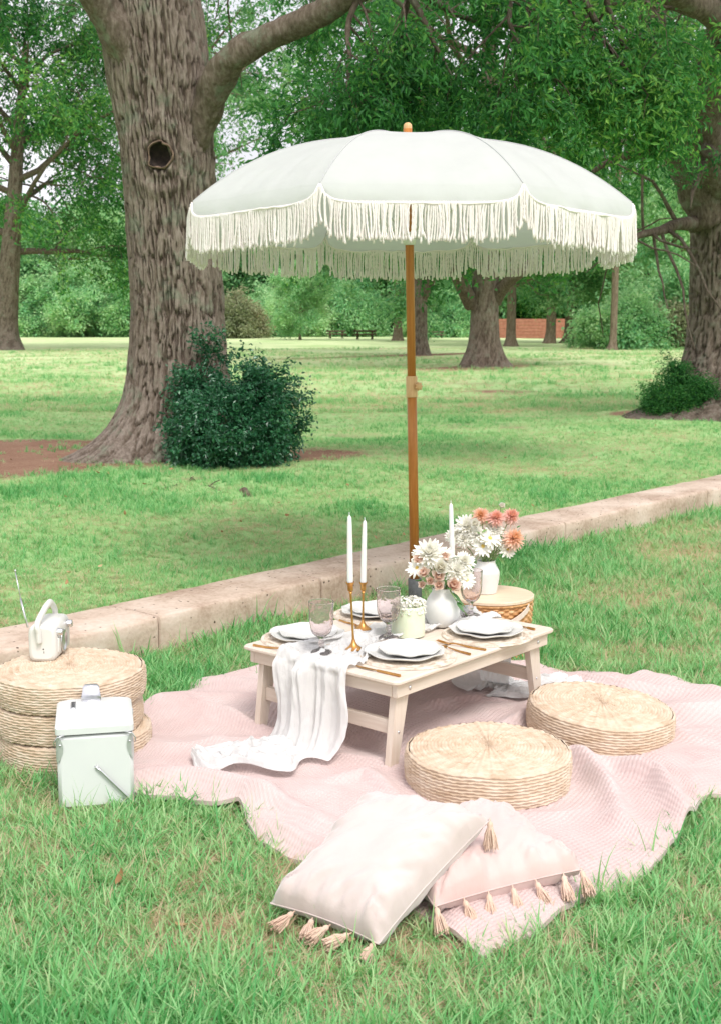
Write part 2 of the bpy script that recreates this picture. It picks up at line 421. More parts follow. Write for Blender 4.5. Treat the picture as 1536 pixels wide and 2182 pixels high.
def tuft(seed, n, R, L, wd, lean, bend, tint):
    rng = np.random.default_rng(seed); g = G()
    for i in range(n):
        r = R * math.sqrt(rng.random()); a = rng.random() * 2 * PI
        V, F = blade(rng, L * (.55 + .8 * rng.random()), wd * (.7 + .6 * rng.random()), bend * (.3 + rng.random()), rng.random() * 2 * PI, abs(rng.normal(lean, .28)), (r * math.cos(a), r * math.sin(a), -.004 + .012 * rng.random()))
        g.add(V, F, np.clip(rng.normal(*tint), 0, 1))
    return g
PG = [proto('tuft_green', tuft(1, 14, .035, .075, .0050, .55, 1.0, (.55, .2)), GRASS), proto('tuft_deep', tuft(2, 11, .025, .08, .0060, .5, 1.0, (.74, .16)), GRASS),
      proto('tuft_flat', tuft(3, 15, .045, .08, .0050, 1.2, .5, (.5, .26)), GRASS), proto('tuft_hay', tuft(4, 17, .05, .08, .0030, 1.3, .4, (.08, .1)), GRASS),
      proto('tuft_fine', tuft(5, 18, .035, .045, .0034, .6, .8, (.42, .16)), GRASS), proto('tuft_tall', tuft(6, 7, .02, .13, .005, .3, .9, (.5, .15)), GRASS)]
def inside(poly, x, y):
    poly = np.asarray(poly); r = np.zeros(x.shape, bool); j = len(poly) - 1
    for i in range(len(poly)):
        xi, yi = poly[i]; xj, yj = poly[j]
        with np.errstate(divide='ignore', invalid='ignore'):
            r ^= ((yi > y) != (yj > y)) & (x < (xj - xi) * (y - yi) / (yj - yi) + xi)
        j = i
    return r
# outline of the blanket on the lawn, shared with the blanket builder
BK_SW = [(180, 1640), (300, 1690), (400, 1704), (455, 1717), (512, 1716), (535, 1772), (580, 1802), (642, 1832), (760, 1885), (890, 1945), (1028, 2040)]
BK_SE = [(1028, 2040), (1085, 2008), (1150, 1985), (1205, 1935), (1255, 1905), (1300, 1890), (1375, 1862), (1425, 1812), (1452, 1772), (1482, 1728), (1500, 1700), (1560, 1685), (1650, 1640), (1700, 1560)]
BK_NE = [(600, 1436), (750, 1400), (900, 1385), (1050, 1400), (1205, 1425), (1262, 1421), (1330, 1442), (1382, 1432), (1445, 1448), (1540, 1476), (1640, 1500), (1700, 1560)]
BK_NW = [(180, 1640), (255, 1560), (318, 1500), (392, 1486), (402, 1456), (440, 1440), (480, 1438), (520, 1446), (600, 1436)]
def gp(l): return np.array([P(a, b, .03)[:2] for a, b in l])
BK_POLY = np.vstack([gp(BK_SW), gp(BK_SE)[1:], gp(BK_NE)[::-1], gp(BK_NW)[::-1][1:-1]])
bc = BK_POLY.mean(0); BK_IN = bc + (BK_POLY - bc) * .965
STACK = (-.865, 3.60); COOL = (-.725, 3.27); BASKET = (.505, 4.70)
def lawn_scatter(name, x, y, rng, sc, wts, hay=0.0, keep=None):
    d = dirt(x, y); k = (d + .25 * rng.normal(size=x.shape)) < .42
    s_, wd = sd_wall(x, y); k &= ~((wd > -.012) & (wd < WALL_T + .01))
    if keep is not None: k &= keep(x, y)
    x, y, wd = x[k], y[k], wd[k]; n = len(x)
    pn = n2(x * 1.6, y * 1.6, 41, 3) + .5 * n2(x * .5, y * .5, 42, 2) - hay
    ex = np.exp(-np.abs(wd + .02) / .08)
    W = np.array(wts)[None] * np.ones((n, 1)); W[:, 3] *= np.exp(-1.6 * pn); W[:, 1] *= np.exp(2.2 * pn); W[:, 0] *= np.exp(.8 * pn)
    W = np.cumsum(W / W.sum(1, keepdims=True), 1); idx = (rng.random((n, 1)) > W).sum(1)
    rot = np.stack([rng.normal(0, .12, n), rng.normal(0, .12, n), rng.random(n) * 2 * PI], -1)
    scl = sc * (.65 + .6 * rng.random(n)) * (1 + .25 * pn.clip(-.8, 1)) * (1 + .3 * ex)
    z = gz(x, y)
    return tag(scatter(name, np.stack([x, y, z], -1), rot, scl, idx, .5 + .28 * pn, PG), None, None, kind='stuff')
rng = np.random.default_rng(11)
def poly_keep(x, y):
    k = ~inside(BK_IN, x, y)
    k &= np.hypot(x - STACK[0], y - STACK[1]) > .21; k &= np.hypot(x - BASKET[0], y - BASKET[1]) > .15
    c, s = math.cos(-.21), math.sin(-.21); u = (x - COOL[0]) * c - (y - COOL[1]) * s; vv = (x - COOL[0]) * s + (y - COOL[1]) * c
    return k & ~((abs(u) < .088) & (abs(vv) < .105))
n = 82000
y = 1.5 + 8.3 * rng.random(n) ** 1.15; x = (rng.random(n) * 2 - 1) * (.34 * y + .55)
k = sd_wall(x, y)[1] < -.01
o = lawn_scatter('grass', x[k], y[k], rng, .86, [1.0, .4, 1.2, .8, 1.0, .06], 0.0, poly_keep); o['label'] = 'lush green grass mixed with straw around the picnic blanket'
n = 105000
y = 4.4 + 15 * rng.random(n) ** 1.3; x = (rng.random(n) * 2 - 1) * (.33 * y + .8)
k = sd_wall(x, y)[1] > WALL_T
sc = .52
o = lawn_scatter('lawn_grass', x[k], y[k], rng, sc, [.7, .15, 1.0, .6, 1.6, .0], .15); o['label'] = 'short mown grass on the lawn behind the wall'
n = 42000
y = 16 + 34 * rng.random(n) ** 1.2; x = (rng.random(n) * 2 - 1) * (.33 * y + 1)
o = lawn_scatter('meadow_grass', x, y, rng, 1.2, [.8, .15, .9, .6, 1.4, .0], .75); o['label'] = 'pale mown meadow grass stretching to the far trees'  # tufts shifted to straw tints so the sunlit look is in their colour

# a few dead leaves dropped on the grass
def dead_leaf(seed):
    rng = np.random.default_rng(seed); g = G(); t = np.linspace(0, 1, 6); L = .045; wv = .45 * L * np.sin(PI * t ** .8) ** .9 * .5; c = .3 * L * (t - .5) ** 2 * 3
    g.grid(np.stack([np.stack([L * t, -wv, c + wv * .5], -1), np.stack([L * t, 0 * t, c], -1), np.stack([L * t, wv, c + wv * .6], -1)], 1), tint=rng.random()); return g
DEADM = leafmat('dead_leaves', [(0, S('8d6a48')), (.5, S('b08c66')), (1, S('cbb08c'))], .15, .8, .2, .8)
PD = [proto(f'dead_leaf_{"ab"[k]}', dead_leaf(k), DEADM) for k in range(2)]
n = 200; y = 1.9 + 12 * rng.random(n) ** 1.4; x = (rng.random(n) * 2 - 1) * (.33 * y + .4); s_, wd_ = sd_wall(x, y)
k = poly_keep(x, y) & ((wd_ < -.03) | (wd_ > WALL_T + .03)); x, y = x[k], y[k]; n = len(x)
o = scatter('leaf_litter', np.stack([x, y, gz(x, y) + .022], -1), np.stack([rng.normal(0, .5, n), rng.normal(0, .5, n), rng.random(n) * 6.28], -1), .4 + .5 * rng.random(n), rng.integers(0, 2, n), rng.random(n), PD); tag(o, 'scattered dry brown leaves lying in the grass', None, kind='stuff')

# ------------------------------------------------------------------ trees
def leaf_cluster(seed, n, length, spread, ll, lw, droop=.3, tint=(.5, .2), fold=.25):
    rng = np.random.default_rng(seed); g = G()
    VV = []; FF = []; TT = []
    for i in range(n):
        t = (i + rng.random()) / n
        base = np.array([length * t, 0, -droop * length * t * t]) + rng.normal(size=3) * spread * (.35 + .65 * t) * np.array([.5, 1, .6])
        d = np.array([rng.normal(.5, .5), rng.normal(0, .8), rng.normal(-.35, .45)]); d /= np.linalg.norm(d)
        nn = np.array([rng.normal(0, .5), rng.normal(0, .5), 1.0]); sd_ = np.cross(d, nn); sd_ /= np.linalg.norm(sd_); nn = np.cross(sd_, d)
        s = .65 + .6 * rng.random(); l, w_ = ll * s, lw * s * .5
        b = 4 * i
        VV += [base, base + d * l * .45 + sd_ * w_ + nn * w_ * fold, base + d * l - nn * l * .12, base + d * l * .45 - sd_ * w_ + nn * w_ * fold]
        FF += [[b, b + 1, b + 2], [b, b + 2, b + 3]]; TT += [np.clip(rng.normal(*tint), 0, 1)] * 4
    g.add(np.array(VV), np.array(FF), np.array(TT)); return g
def protos(nm, mat, n, length, spread, ll, lw, droop=.3):
    return [proto(f'{nm}_spray_{"abc"[k]}', leaf_cluster(50 + k, n, length, spread, ll, lw, droop), mat, False) for k in range(3)]
L_HERO = protos('oak', LEAF_A, 44, .42, .11, .085, .026, .45)
L_FAR = protos('far', LEAF_B, 46, .9, .34, .20, .085, .3)
L_BRIGHT = protos('bright', LEAF_C, 46, .9, .34, .22, .11, .4)
L_HOLLY = protos('holly', LEAF_D, 46, .26, .05, .042, .022, .05)
L_RUS = protos('russet', LEAF_E, 46, .9, .34, .2, .09, .3)
L_DARK = protos('shade', LEAF_A, 46, .9, .34, .19, .075, .35)

def unit(v): return v / (np.linalg.norm(v) + 1e-9)
def wander(rng, p, d, L, seg, wob, droop):
    pts = [np.array(p, float)]; d = unit(np.array(d, float))
    for i in range(seg):
        d = unit(d + rng.normal(size=3) * wob + np.array([0, 0, -droop])); pts.append(pts[-1] + d * L / seg)
    return np.array(pts)
class Crown:
    def __init__(s): s.p = []; s.d = []; s.sc = []
    def put(s, p, d, sc): s.p.append(p); s.d.append(d); s.sc.append(sc)
    def build(s, name, protos, parent, rng, tintf=None, kind='stuff'):
        p = np.array(s.p); d = np.array(s.d); n = len(p)
        yaw = np.arctan2(d[:, 1], d[:, 0]); pit = -np.arcsin(np.clip(d[:, 2], -1, 1))
        rot = np.stack([rng.normal(0, .6, n), pit, yaw], -1)
        t = .5 + .5 * fbm(p * .55, 77, 2) + .1 * rng.normal(size=n)
        if tintf is not None: t = tintf(p, t)
        o = scatter(name, p, rot, s.sc, rng.integers(0, len(protos), n), t, protos, parent); return o
def grow(rng, br, crown, limbs, n2_=7, l2=1.6, n3=5, l3=.8, droop2=.05, droop3=.12, up=.15, t0=.25, csc=1.0, per=4, keep=None, rmin=.006, sides=5, zmin=None, leaf_t0=.3):
    for pts, rad in limbs:
        pts = np.asarray(pts, float); rad = np.asarray(rad, float); m = len(pts)
        for i in range(n2_):
            t = t0 + (1 - t0) * (i + rng.random()) / n2_; f = t * (m - 1); k = min(int(f), m - 2); p = lerp(pts[k], pts[k + 1], f - k)
            r = lerp(rad[k], rad[k + 1], f - k) * .45
            tan = unit(pts[k + 1] - pts[k]); rp = rng.normal(size=3); rp = unit(rp - tan * (rp @ tan))
            d = unit(tan * .45 + rp * 1.0 + np.array([0, 0, up]))
            L = l2 * (.6 + .7 * rng.random()) * (1.1 - .45 * t)
            q = wander(rng, p, d, L, 6, .16, droop2)
            if zmin is not None and q[:, 2].min() < zmin: q[:, 2] = np.maximum(q[:, 2], zmin + rng.random() * .3)
            br.tube(q, np.linspace(max(r, rmin * 1.5), rmin, 7), sides, False)
            for j in range(n3):
                tt = .2 + .8 * (j + rng.random()) / n3; f2 = tt * 6; k2 = min(int(f2), 5); p2 = lerp(q[k2], q[k2 + 1], f2 - k2)
                tn = unit(q[k2 + 1] - q[k2]); rp = rng.normal(size=3); rp = unit(rp - tn * (rp @ tn))
                d2 = unit(tn * .7 + rp * .8)
                q2 = wander(rng, p2, d2, l3 * (.6 + .7 * rng.random()), 4, .2, droop3)
                if keep is not None and not keep(q2[-1]): continue
                br.tube(q2, np.linspace(rmin * 1.1, rmin * .45, 5), 3, False)
                for c in range(per):
                    u = leaf_t0 + (1 - leaf_t0) * (c + rng.random()) / per; f3 = u * 4; k3 = min(int(f3), 3)
                    dd = unit(unit(q2[k3 + 1] - q2[k3]) * .8 + rng.normal(size=3) * .5)
                    crown.put(lerp(q2[k3], q2[k3 + 1], f3 - k3), dd, csc * (.75 + .5 * rng.random()))
def trunk_mesh(base, path, rad, roots, seed, nth=120, nz=150, bark=.022, freq=22, knot=None):
    """path: (z, dx, dy) rows; rad: (z, r); roots: (azimuth, reach, height)"""
    zt = np.array(path)[:, 0]; u = np.linspace(0, 1, nz) ** 1.35; z = lerp(-.12, zt[-1], u)
    cx = np.interp(z, zt, np.array(path)[:, 1]); cy = np.interp(z, zt, np.array(path)[:, 2])
    th = np.arange(nth) / nth * 2 * PI
    r = np.interp(z, np.array(rad)[:, 0], np.array(rad)[:, 1])[:, None] * np.ones((1, nth))
    R = r.copy()
    for az, reach, hh, sharp in roots:
        c = np.maximum(np.cos(th - az), 0) ** sharp
        r = r + reach * c[None] * np.exp(-np.maximum(z, 0) / hh)[:, None]
    r = r * (1 + .05 * fbm(np.stack([np.cos(th)[None] * 1.6 + 0 * z[:, None], np.sin(th)[None] * 1.6 + 0 * z[:, None], z[:, None] * .8 + 0 * th[None]], -1), seed, 3))
    a = np.stack([np.cos(th)[None] * freq * .32 + 0 * z[:, None], np.sin(th)[None] * freq * .32 + 0 * z[:, None], z[:, None] * 4.6 + 0 * th[None]], -1)
    a = a + .25 * np.stack([fbm(a * .7, seed + 5, 2), fbm(a * .7, seed + 6, 2), 0 * a[..., 0]], -1)
    ridge = smooth(0, .34, np.abs(fbm(a, seed + 1, 3))); r = r + bark * (ridge - .6) * 1.1 + bark * .22 * fbm(a * 2.3, seed + 2, 2)
    if knot is not None:
        kz, ka, kr = knot
        dz_ = z[:, None] - kz; da = (np.angle(np.exp(1j * (th - ka))))[None] * .40; q = np.hypot(dz_ * .95, da) / kr
        r = r + .035 * np.exp(-((q - 1.1) / .38) ** 2) - .16 * (1 - smooth(.55, .95, q)) + .03 * np.exp(-((q - 2.1) / .5) ** 2)
    V = np.stack([cx[:, None] + r * np.cos(th), cy[:, None] + r * np.sin(th), z[:, None] + 0 * r], -1)
    g = G(); g.grid(V, True, tint=np.clip(ridge * .7 + .2, 0, 1)); return g
def place(loc): return np.array([loc[0], loc[1], float(gz(loc[0], loc[1])) - .02])

# --- the big oak beside the wall
B = place((-1.597, 10.55)); rng = np.random.default_rng(101)
oak = thing('oak_tree', 'broad furrowed oak trunk with a round knot hole and a shrub at its foot', 'tree', B)
kz = Yp(352, 330, 10.15)[2] - B[2]
ka = math.atan2(-1, .02)
g = trunk_mesh(B, [(-.2, .03, 0), (.8, .06, 0), (1.3, .07, 0), (2.4, .01, .02), (3.3, -.07, .05), (4.0, -.13, .1), (5.5, -.2, .2), (8.5, .1, .3)],
               [(-.2, .45), (.0, .43), (.5, .385), (1.2, .368), (2.0, .368), (2.6, .375), (3.1, .41), (3.6, .40), (4.2, .36), (6, .26), (8.5, .1)],
               [(math.radians(203), .42, .2, 6), (math.radians(232), .32, .24, 8), (math.radians(275), .28, .3, 6), (math.radians(330), .4, .3, 6), (math.radians(20), .35, .3, 6), (math.radians(100), .4, .3, 4), (math.radians(150), .4, .3, 5)], 301, 400, 420, .030, 46, (kz, ka - .03, .12))
tr = part('trunk', g, BARK, oak, True)
def loc(pts, base): return np.array(pts) - base
limbR = np.array([Yp(418, 330, 10.45), Yp(440, 235, 10.35), Yp(468, 165, 10.2), Yp(510, 112, 10.05), Yp(600, 68, 9.9), Yp(690, 25, 9.7), Yp(770, -25, 9.5), Yp(880, -60, 9.3), Yp(1010, -85, 9.1), Yp(1180, -120, 9.0), Yp(1350, -190, 9.2)])
radR = np.array([.06, .13, .125, .112, .1, .093, .088, .085, .07, .05, .03])
limbL = np.array([Yp(300, 170, 10.4), Yp(258, 80, 10.35), Yp(215, 10, 10.25), Yp(160, -80, 10.0), Yp(60, -190, 9.7), Yp(-120, -300, 9.4), Yp(-300, -380, 9.0)])
radL = np.array([.12, .15, .135, .12, .1, .07, .04])
def resample(p, r, n):
    p = np.asarray(p); t = np.linspace(0, len(p) - 1, n); k = np.minimum(t.astype(int), len(p) - 2); f = (t - k)[:, None]
    p0 = p[np.maximum(k - 1, 0)]; p1 = p[k]; p2 = p[k + 1]; p3 = p[np.minimum(k + 2, len(p) - 1)]
    q = .5 * (2 * p1 + (p2 - p0) * f + (2 * p0 - 5 * p1 + 4 * p2 - p3) * f ** 2 + (3 * p1 - p0 - 3 * p2 + p3) * f ** 3)
    return q, np.interp(t, np.arange(len(r)), r)
def limb_mesh(g, pts, rad, seed, n=70, sides=22, rough=.12):
    q, r = resample(pts, rad, n); b = G(); b.tube(q, r, sides, True)
    V = b.v[0]; c = np.repeat(q, sides, 0); k = len(c); d = V[:k] - c
    nz = fbm(V[:k] * np.array([9, 9, 9]), seed, 4); V[:k] = c + d * (1 + rough * nz)[:, None]; g.merge(b)
g = G(); limb_mesh(g, loc(limbR, B), radR, 5, 90, 26); part('limb', g, BARK, oak, True)
g = G(); limb_mesh(g, loc(limbL, B), radL, 6, 60, 22); part('limb', g, BARK, oak, True)
# limbs above the picture
hl = []
for k in range(13):
    az = k * 2.4 + .5; z0 = 3.8 + k * .36; p0 = np.array([-.1 + .15 * math.cos(az), .15 + .15 * math.sin(az), z0])
    if math.sin(az) < -.55 and z0 < 5.5: az += 1.4
    d = np.array([math.cos(az), math.sin(az), .42 + .05 * k]); L = 5.2 - .22 * k
    q = wander(rng, p0, d, L, 8, .12, .03); hl.append((q, np.linspace(.13 - .004 * k, .02, 9)))
br = G(); cr = Crown()
for q, r in hl: br.tube(q, r, 8, False)
def vis(pw):      # keeps the near side of the crown open over the picnic
    return pw[1] + B[1] > 6.5 and not (.35 < pw[0] < 1.75 and pw[1] < .1 and pw[2] < 3.75)
grow(rng, br, cr, hl, 8, 2.0, 5, .9, .03, .1, .1, .2, 1.0, 3, lambda p: vis(p) and float(vnoise(p * .9, 93)) < .05, zmin=3.25)
lr = [(loc(resample(limbR, radR, 30)[0], B)[8:], resample(limbR, radR, 30)[1][8:]), (loc(resample(limbL, radL, 20)[0], B)[6:], resample(limbL, radL, 20)[1][6:])]
grow(rng, br, cr, lr, 13, 1.2, 6, .6, .1, .24, -.1, .5, .75, 4, lambda p: vis(p) and p[2] > 2.3 and float(vnoise(p * 1.3, 92)) < .12)
# three drooping boughs over the parasol
for a, b, c, d in (((1020, -85, 9.2), (1085, -20, 9.2), (1090, 60, 9.15), (1135, 130, 9.1)), ((800, -60, 9.5), (745, 40, 9.5), (742, 130, 9.4), (740, 220, 9.4)), ((880, -70, 9.4), (860, 60, 9.5), (868, 150, 9.6), (866, 235, 9.6)),
                   ((1250, -120, 9.2), (1300, 20, 9.4), (1330, 90, 9.5), (1380, 150, 9.6)), ((1180, -110, 9.0), (1265, 30, 9.2), (1290, 85, 9.3), (1350, 170, 9.4))):
    q, r = resample(np.array([Yp(*a), Yp(*b), Yp(*c), Yp(*d)]), np.array([.03, .024, .017, .01]), 16)
    q = loc(q, B); q += .02 * fbm(q * 4, 9, 2)[:, None]; br.tube(q, r, 6, False)
    grow(rng, br, cr, [(q, r)], 8, .6, 5, .4, .1, .2, .0, .15, .72, 4, lambda p: p[2] > 2.0, .004)
part('branches', br, BARK2, oak, True); tag(cr.build('crown', L_HERO, oak, rng), kind='stuff')
print('oak clusters', len(cr.p))
# rim of old wood round the knot and its dark hollow
kp = np.array([math.cos(ka) * .405 + .004, math.sin(ka) * .405 + .02, kz])
g = G(); th = np.linspace(0, 2 * PI, 40, endpoint=False)
ring = np.stack([.098 * np.cos(th) * (1 + .06 * np.sin(3 * th + 1)), 0 * th - .0, .104 * np.sin(th)], -1)
V = []
for k in range(8):
    a = k / 8 * 2 * PI; V.append(ring * (1 + .16 * math.cos(a))[None] if False else ring * np.array([1 + .09 * math.cos(a), 1, 1 + .09 * math.cos(a)]) + np.array([0, .018 * math.sin(a), 0]))
V = np.array(V); V = np.concatenate([V, V[:1]]); V += .012 * fbm(V * 16, 3, 3)[..., None]; g.grid(V, True)
part('knot_rim', g, simple('old_wood', S('5c4a3e'), S('8c7563'), 14, .85, (30, .01)).m, oak, True, kp)
g = G(); pr = np.array([(.1, .0), (.095, .06), (.06, .11), (.001, .12)]); g.lathe(pr, 28, M=Matrix.Rotation(-PI / 2, 4, 'X'))
part('knot_hollow', g, simple('hollow_wood', S('241d1a'), S('3a2e28'), 25, .95, (40, .01)).m, oak, True, kp + np.array([0, -.02, 0]))

# --- the tree at the edge of the picture behind the wall
B2 = place((4.52, 15.15)); rng = np.random.default_rng(202)
ot = thing('oak_tree', 'grey forked oak at the picture edge with a green bush at its roots', 'tree', B2)
g = trunk_mesh(B2, [(-.2, 0, 0), (1.5, 0, 0), (2.8, 0, .05), (4.0, .12, .1), (8, .5, .3)], [(-.2, .72), (0, .66), (.4, .56), (1.2, .53), (2.4, .56), (2.9, .55), (3.4, .42), (5, .3), (8, .12)],
               [(math.radians(200), .75, .3, 6), (math.radians(235), .45, .35, 8), (math.radians(265), .4, .4, 10), (math.radians(300), .6, .3, 7), (math.radians(20), .5, .3, 6), (math.radians(110), .5, .3, 4)], 401, 220, 240, .032, 36)
part('trunk', g, BARK2, ot, True)
LM = [([(1520, 470, 15.0), (1478, 370, 14.9), (1440, 290, 14.8), (1415, 190, 14.6), (1392, 70, 14.4), (1375, -80, 14.2), (1340, -260, 14)], [.3, .25, .2, .17, .15, .12, .06]),
      ([(1560, 430, 15.0), (1500, 330, 14.6), (1502, 230, 14.2), (1525, 100, 13.8), (1560, -60, 13.4)], [.28, .22, .19, .16, .1]),
      ([(1490, 475, 15.0), (1445, 478, 14.6), (1405, 492, 14.3), (1365, 500, 14.0), (1320, 520, 13.8)], [.1, .07, .05, .04, .02]),
      ([(1600, 120, 13.6), (1530, 40, 13.0), (1460, 0, 12.5), (1380, -60, 12.0), (1260, -100, 11.6), (1130, -130, 11.4)], [.16, .13, .11, .09, .06, .03])]
br = G(); cr = Crown(); lims = []
for pts, r in LM:
    q = loc([Yp(*p) for p in pts], B2); g = G(); limb_mesh(g, q, np.array(r), 15, 50, 16); part('limb', g, BARK2, ot, True)
    lims.append(resample(q, np.array(r), 24))
for k in range(9):
    az = k * 2.4 + 1; z0 = 4.0 + k * .45; q = wander(rng, (.2, .1, z0), (math.cos(az), math.sin(az), .4 + .06 * k), 5.2 - .25 * k, 8, .12, .03); r = np.linspace(.16, .02, 9); br.tube(q, r, 7, False); lims.append((q, r))
grow(rng, br, cr, lims, 10, 1.6, 5, .8, .06, .16, .05, .2, .68, 3, lambda p: p[2] > 2.55 + .9 * (p[0] < -1.6) + .5 * (p[0] < -3) and float(vnoise(p * 1.15, 91)) < .06)
part('branches', br, BARK2, ot, True); tag(cr.build('crown', L_HERO, ot, rng), kind='stuff')
print('right clusters', len(cr.p))

# --- park trees farther off
def park_tree(loc_, label, H, R, clear, r0, leaf, bark, seed, nl=14, n2_=6, n3=4, l2=None, lean=(0, 0), per=4, csc=1.0, flare=.6, forks=None, squash=1.0, name='tree', group=None, top=None):
    b = place(loc_); rng = np.random.default_rng(seed); t = thing(name, label, 'tree', b, group=group)
    zt = H * .8
    path = [(-.2, 0, 0), (clear, lean[0] * clear, lean[1] * clear), (zt, lean[0] * zt * 1.1, lean[1] * zt)]
    roots = [(rng.random() * 6.28, flare * r0 * 1.3, r0 * 1.2, 4) for _ in range(5)]
    g = trunk_mesh(b, path, [(-.2, r0 * 1.25), (0, r0 * 1.15), (r0 * 2, r0), (clear, r0 * .95), (zt, r0 * .2)], roots, seed, 48, 60, r0 * .05, 14)
    part('trunk', g, bark, t, True); br = G(); cr = Crown(); lims = []
    for q, r in (forks or []): 
        q = np.array(q) - b; q, r = resample(q, np.array(r), 14); br.tube(q, r, 9, False); lims.append((q, r))
    for k in range(nl):
        f = (k + .5) / nl; z0 = lerp(clear, zt, f ** .9); az = k * 2.4 + seed
        rad = R * (math.sin(PI * (.18 + .72 * f)) ** .7) * (.8 + .35 * rng.random())
        c0 = np.array([np.interp(z0, [p[0] for p in path], [p[1] for p in path]), np.interp(z0, [p[0] for p in path], [p[2] for p in path]), z0])
        d = np.array([math.cos(az), math.sin(az), lerp(.12, 1.1, f)]); q = wander(rng, c0, d, rad * .85, 6, .12, .02)
        r = np.linspace(r0 * .4 * (1 - .5 * f), r0 * .06, 7); br.tube(q, r, 6, False); lims.append((q, r))
    grow(rng, br, cr, lims, n2_, l2 or R * .38, n3, R * .2, .05, .12, .05, .2, csc, per, None, max(.006, r0 * .03), 4, zmin=max(clear * .95, 1.2) if clear > 1 else .3)
    part('branches', br, bark, t, True); tag(cr.build('crown', leaf, t, rng), kind='stuff'); return t
park_tree((3.01, 30.6), 'stout dark oak standing in the meadow just right of the parasol pole', 12, 6.4, 3.4, .33, L_DARK, BARK2, 11, 13, 6, 4, 2.2, per=3, csc=.85, flare=.5,
          forks=[([Yp(1005, 650, 30.6), Yp(980, 600, 30.2), Yp(955, 545, 29.8), Yp(940, 470, 29.5)], [.2, .17, .13, .08]), ([Yp(1052, 640, 30.6), Yp(1080, 600, 30.2), Yp(1115, 575, 29.9), Yp(1160, 520, 29.6)], [.2, .15, .12, .07])])
park_tree((1.85, 40.5), 'slender dark tree partly behind the parasol pole', 13, 6, 3.9, .27, L_DARK, BARK2, 12, 12, 6, 4, 2.0, per=2, csc=.9, flare=.45,
          forks=[([Yp(893, 640, 40.5), Yp(912, 610, 40.3), Yp(922, 570, 40.1), Yp(935, 500, 40)], [.2, .17, .13, .08])])
park_tree((-13.8, 48.7), 'dark leaning tree at the far edge of the meadow, left of the big oak', 14, 7.5, 3.4, .4, L_DARK, BARK2, 13, 16, 6, 4, 2.6, lean=(.10, 0), per=3, csc=.95)
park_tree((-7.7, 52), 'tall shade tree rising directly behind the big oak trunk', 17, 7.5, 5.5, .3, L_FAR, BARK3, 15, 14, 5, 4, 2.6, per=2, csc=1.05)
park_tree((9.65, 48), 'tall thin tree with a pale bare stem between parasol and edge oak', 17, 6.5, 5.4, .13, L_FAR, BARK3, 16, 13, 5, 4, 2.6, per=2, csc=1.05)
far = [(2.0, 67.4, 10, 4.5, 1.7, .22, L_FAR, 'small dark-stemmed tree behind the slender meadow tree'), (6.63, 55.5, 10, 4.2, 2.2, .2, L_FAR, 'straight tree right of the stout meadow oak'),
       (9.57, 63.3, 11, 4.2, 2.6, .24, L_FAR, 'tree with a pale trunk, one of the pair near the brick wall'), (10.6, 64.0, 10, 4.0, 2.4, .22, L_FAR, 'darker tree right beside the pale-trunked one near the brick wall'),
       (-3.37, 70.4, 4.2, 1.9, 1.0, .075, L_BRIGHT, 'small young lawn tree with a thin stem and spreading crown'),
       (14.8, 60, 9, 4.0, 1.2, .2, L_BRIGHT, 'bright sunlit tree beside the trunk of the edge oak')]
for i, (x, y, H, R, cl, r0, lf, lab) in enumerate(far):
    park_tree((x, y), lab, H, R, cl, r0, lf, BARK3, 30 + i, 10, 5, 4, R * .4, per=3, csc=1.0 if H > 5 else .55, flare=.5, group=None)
# --- the wood along the far side, tree by tree
rng = np.random.default_rng(5)
look = [('pale green', L_BRIGHT), ('mid green', L_FAR), ('deep green', L_DARK)]
xs = np.linspace(-24.5, 24.5, 15)
order = ['first', 'second', 'third', 'fourth', 'fifth', 'sixth', 'seventh', 'eighth', 'ninth', 'tenth', 'eleventh', 'twelfth', 'thirteenth', 'fourteenth', 'fifteenth']
for i, x in enumerate(xs):
    k = [1, 2, 0, 1, 2, 1, 1, 2, 1, 0, 1, 2, 1, 0, 2][i]
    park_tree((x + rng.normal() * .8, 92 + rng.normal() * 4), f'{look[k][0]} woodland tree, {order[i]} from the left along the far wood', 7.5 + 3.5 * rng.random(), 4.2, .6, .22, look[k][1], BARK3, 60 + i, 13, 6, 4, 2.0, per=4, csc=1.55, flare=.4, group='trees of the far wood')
def bush(name, loc_, label, H, R, leaf, seed, nl=16, csc=.8, n2_=6, n3=4, per=4, stem=.02, bark=BARK3, tintf=None, zs=1.0, cat='bush', off=None, spiky=False):
    b = place(loc_); rng = np.random.default_rng(seed); t = thing(name, label, cat, b); br = G(); cr = Crown(); lims = []
    for k in range(nl):
        az = k * 2.4; el = lerp(.25, 1.5, ((k * 7) % nl) / nl); d = np.array([math.cos(az) * math.cos(el) * R, math.sin(az) * math.cos(el) * R, math.sin(el) * H])
        q = wander(rng, (math.cos(az) * R * .2, math.sin(az) * R * .2, 0), unit(d), np.linalg.norm(d) * ((.65 + .35 * rng.random()) if not spiky else (.5 + 1.0 * rng.random() ** 2)), 6, .12, 0)
        if off is not None: q = q + np.array(off)[None] * np.linspace(0, 1, 7)[:, None]
        r = np.linspace(stem, stem * .3, 7); br.tube(q, r, 5, False); lims.append((q, r))
    grow(rng, br, cr, lims, n2_, R * .45, n3, R * .22, .02, .05, .1, .2, csc, per, lambda p: p[2] > .02, stem * .25, 4, zmin=.05)
    part('stems', br, bark, t, True); tag(cr.build('foliage', leaf, t, rng, tintf), kind='stuff'); return t
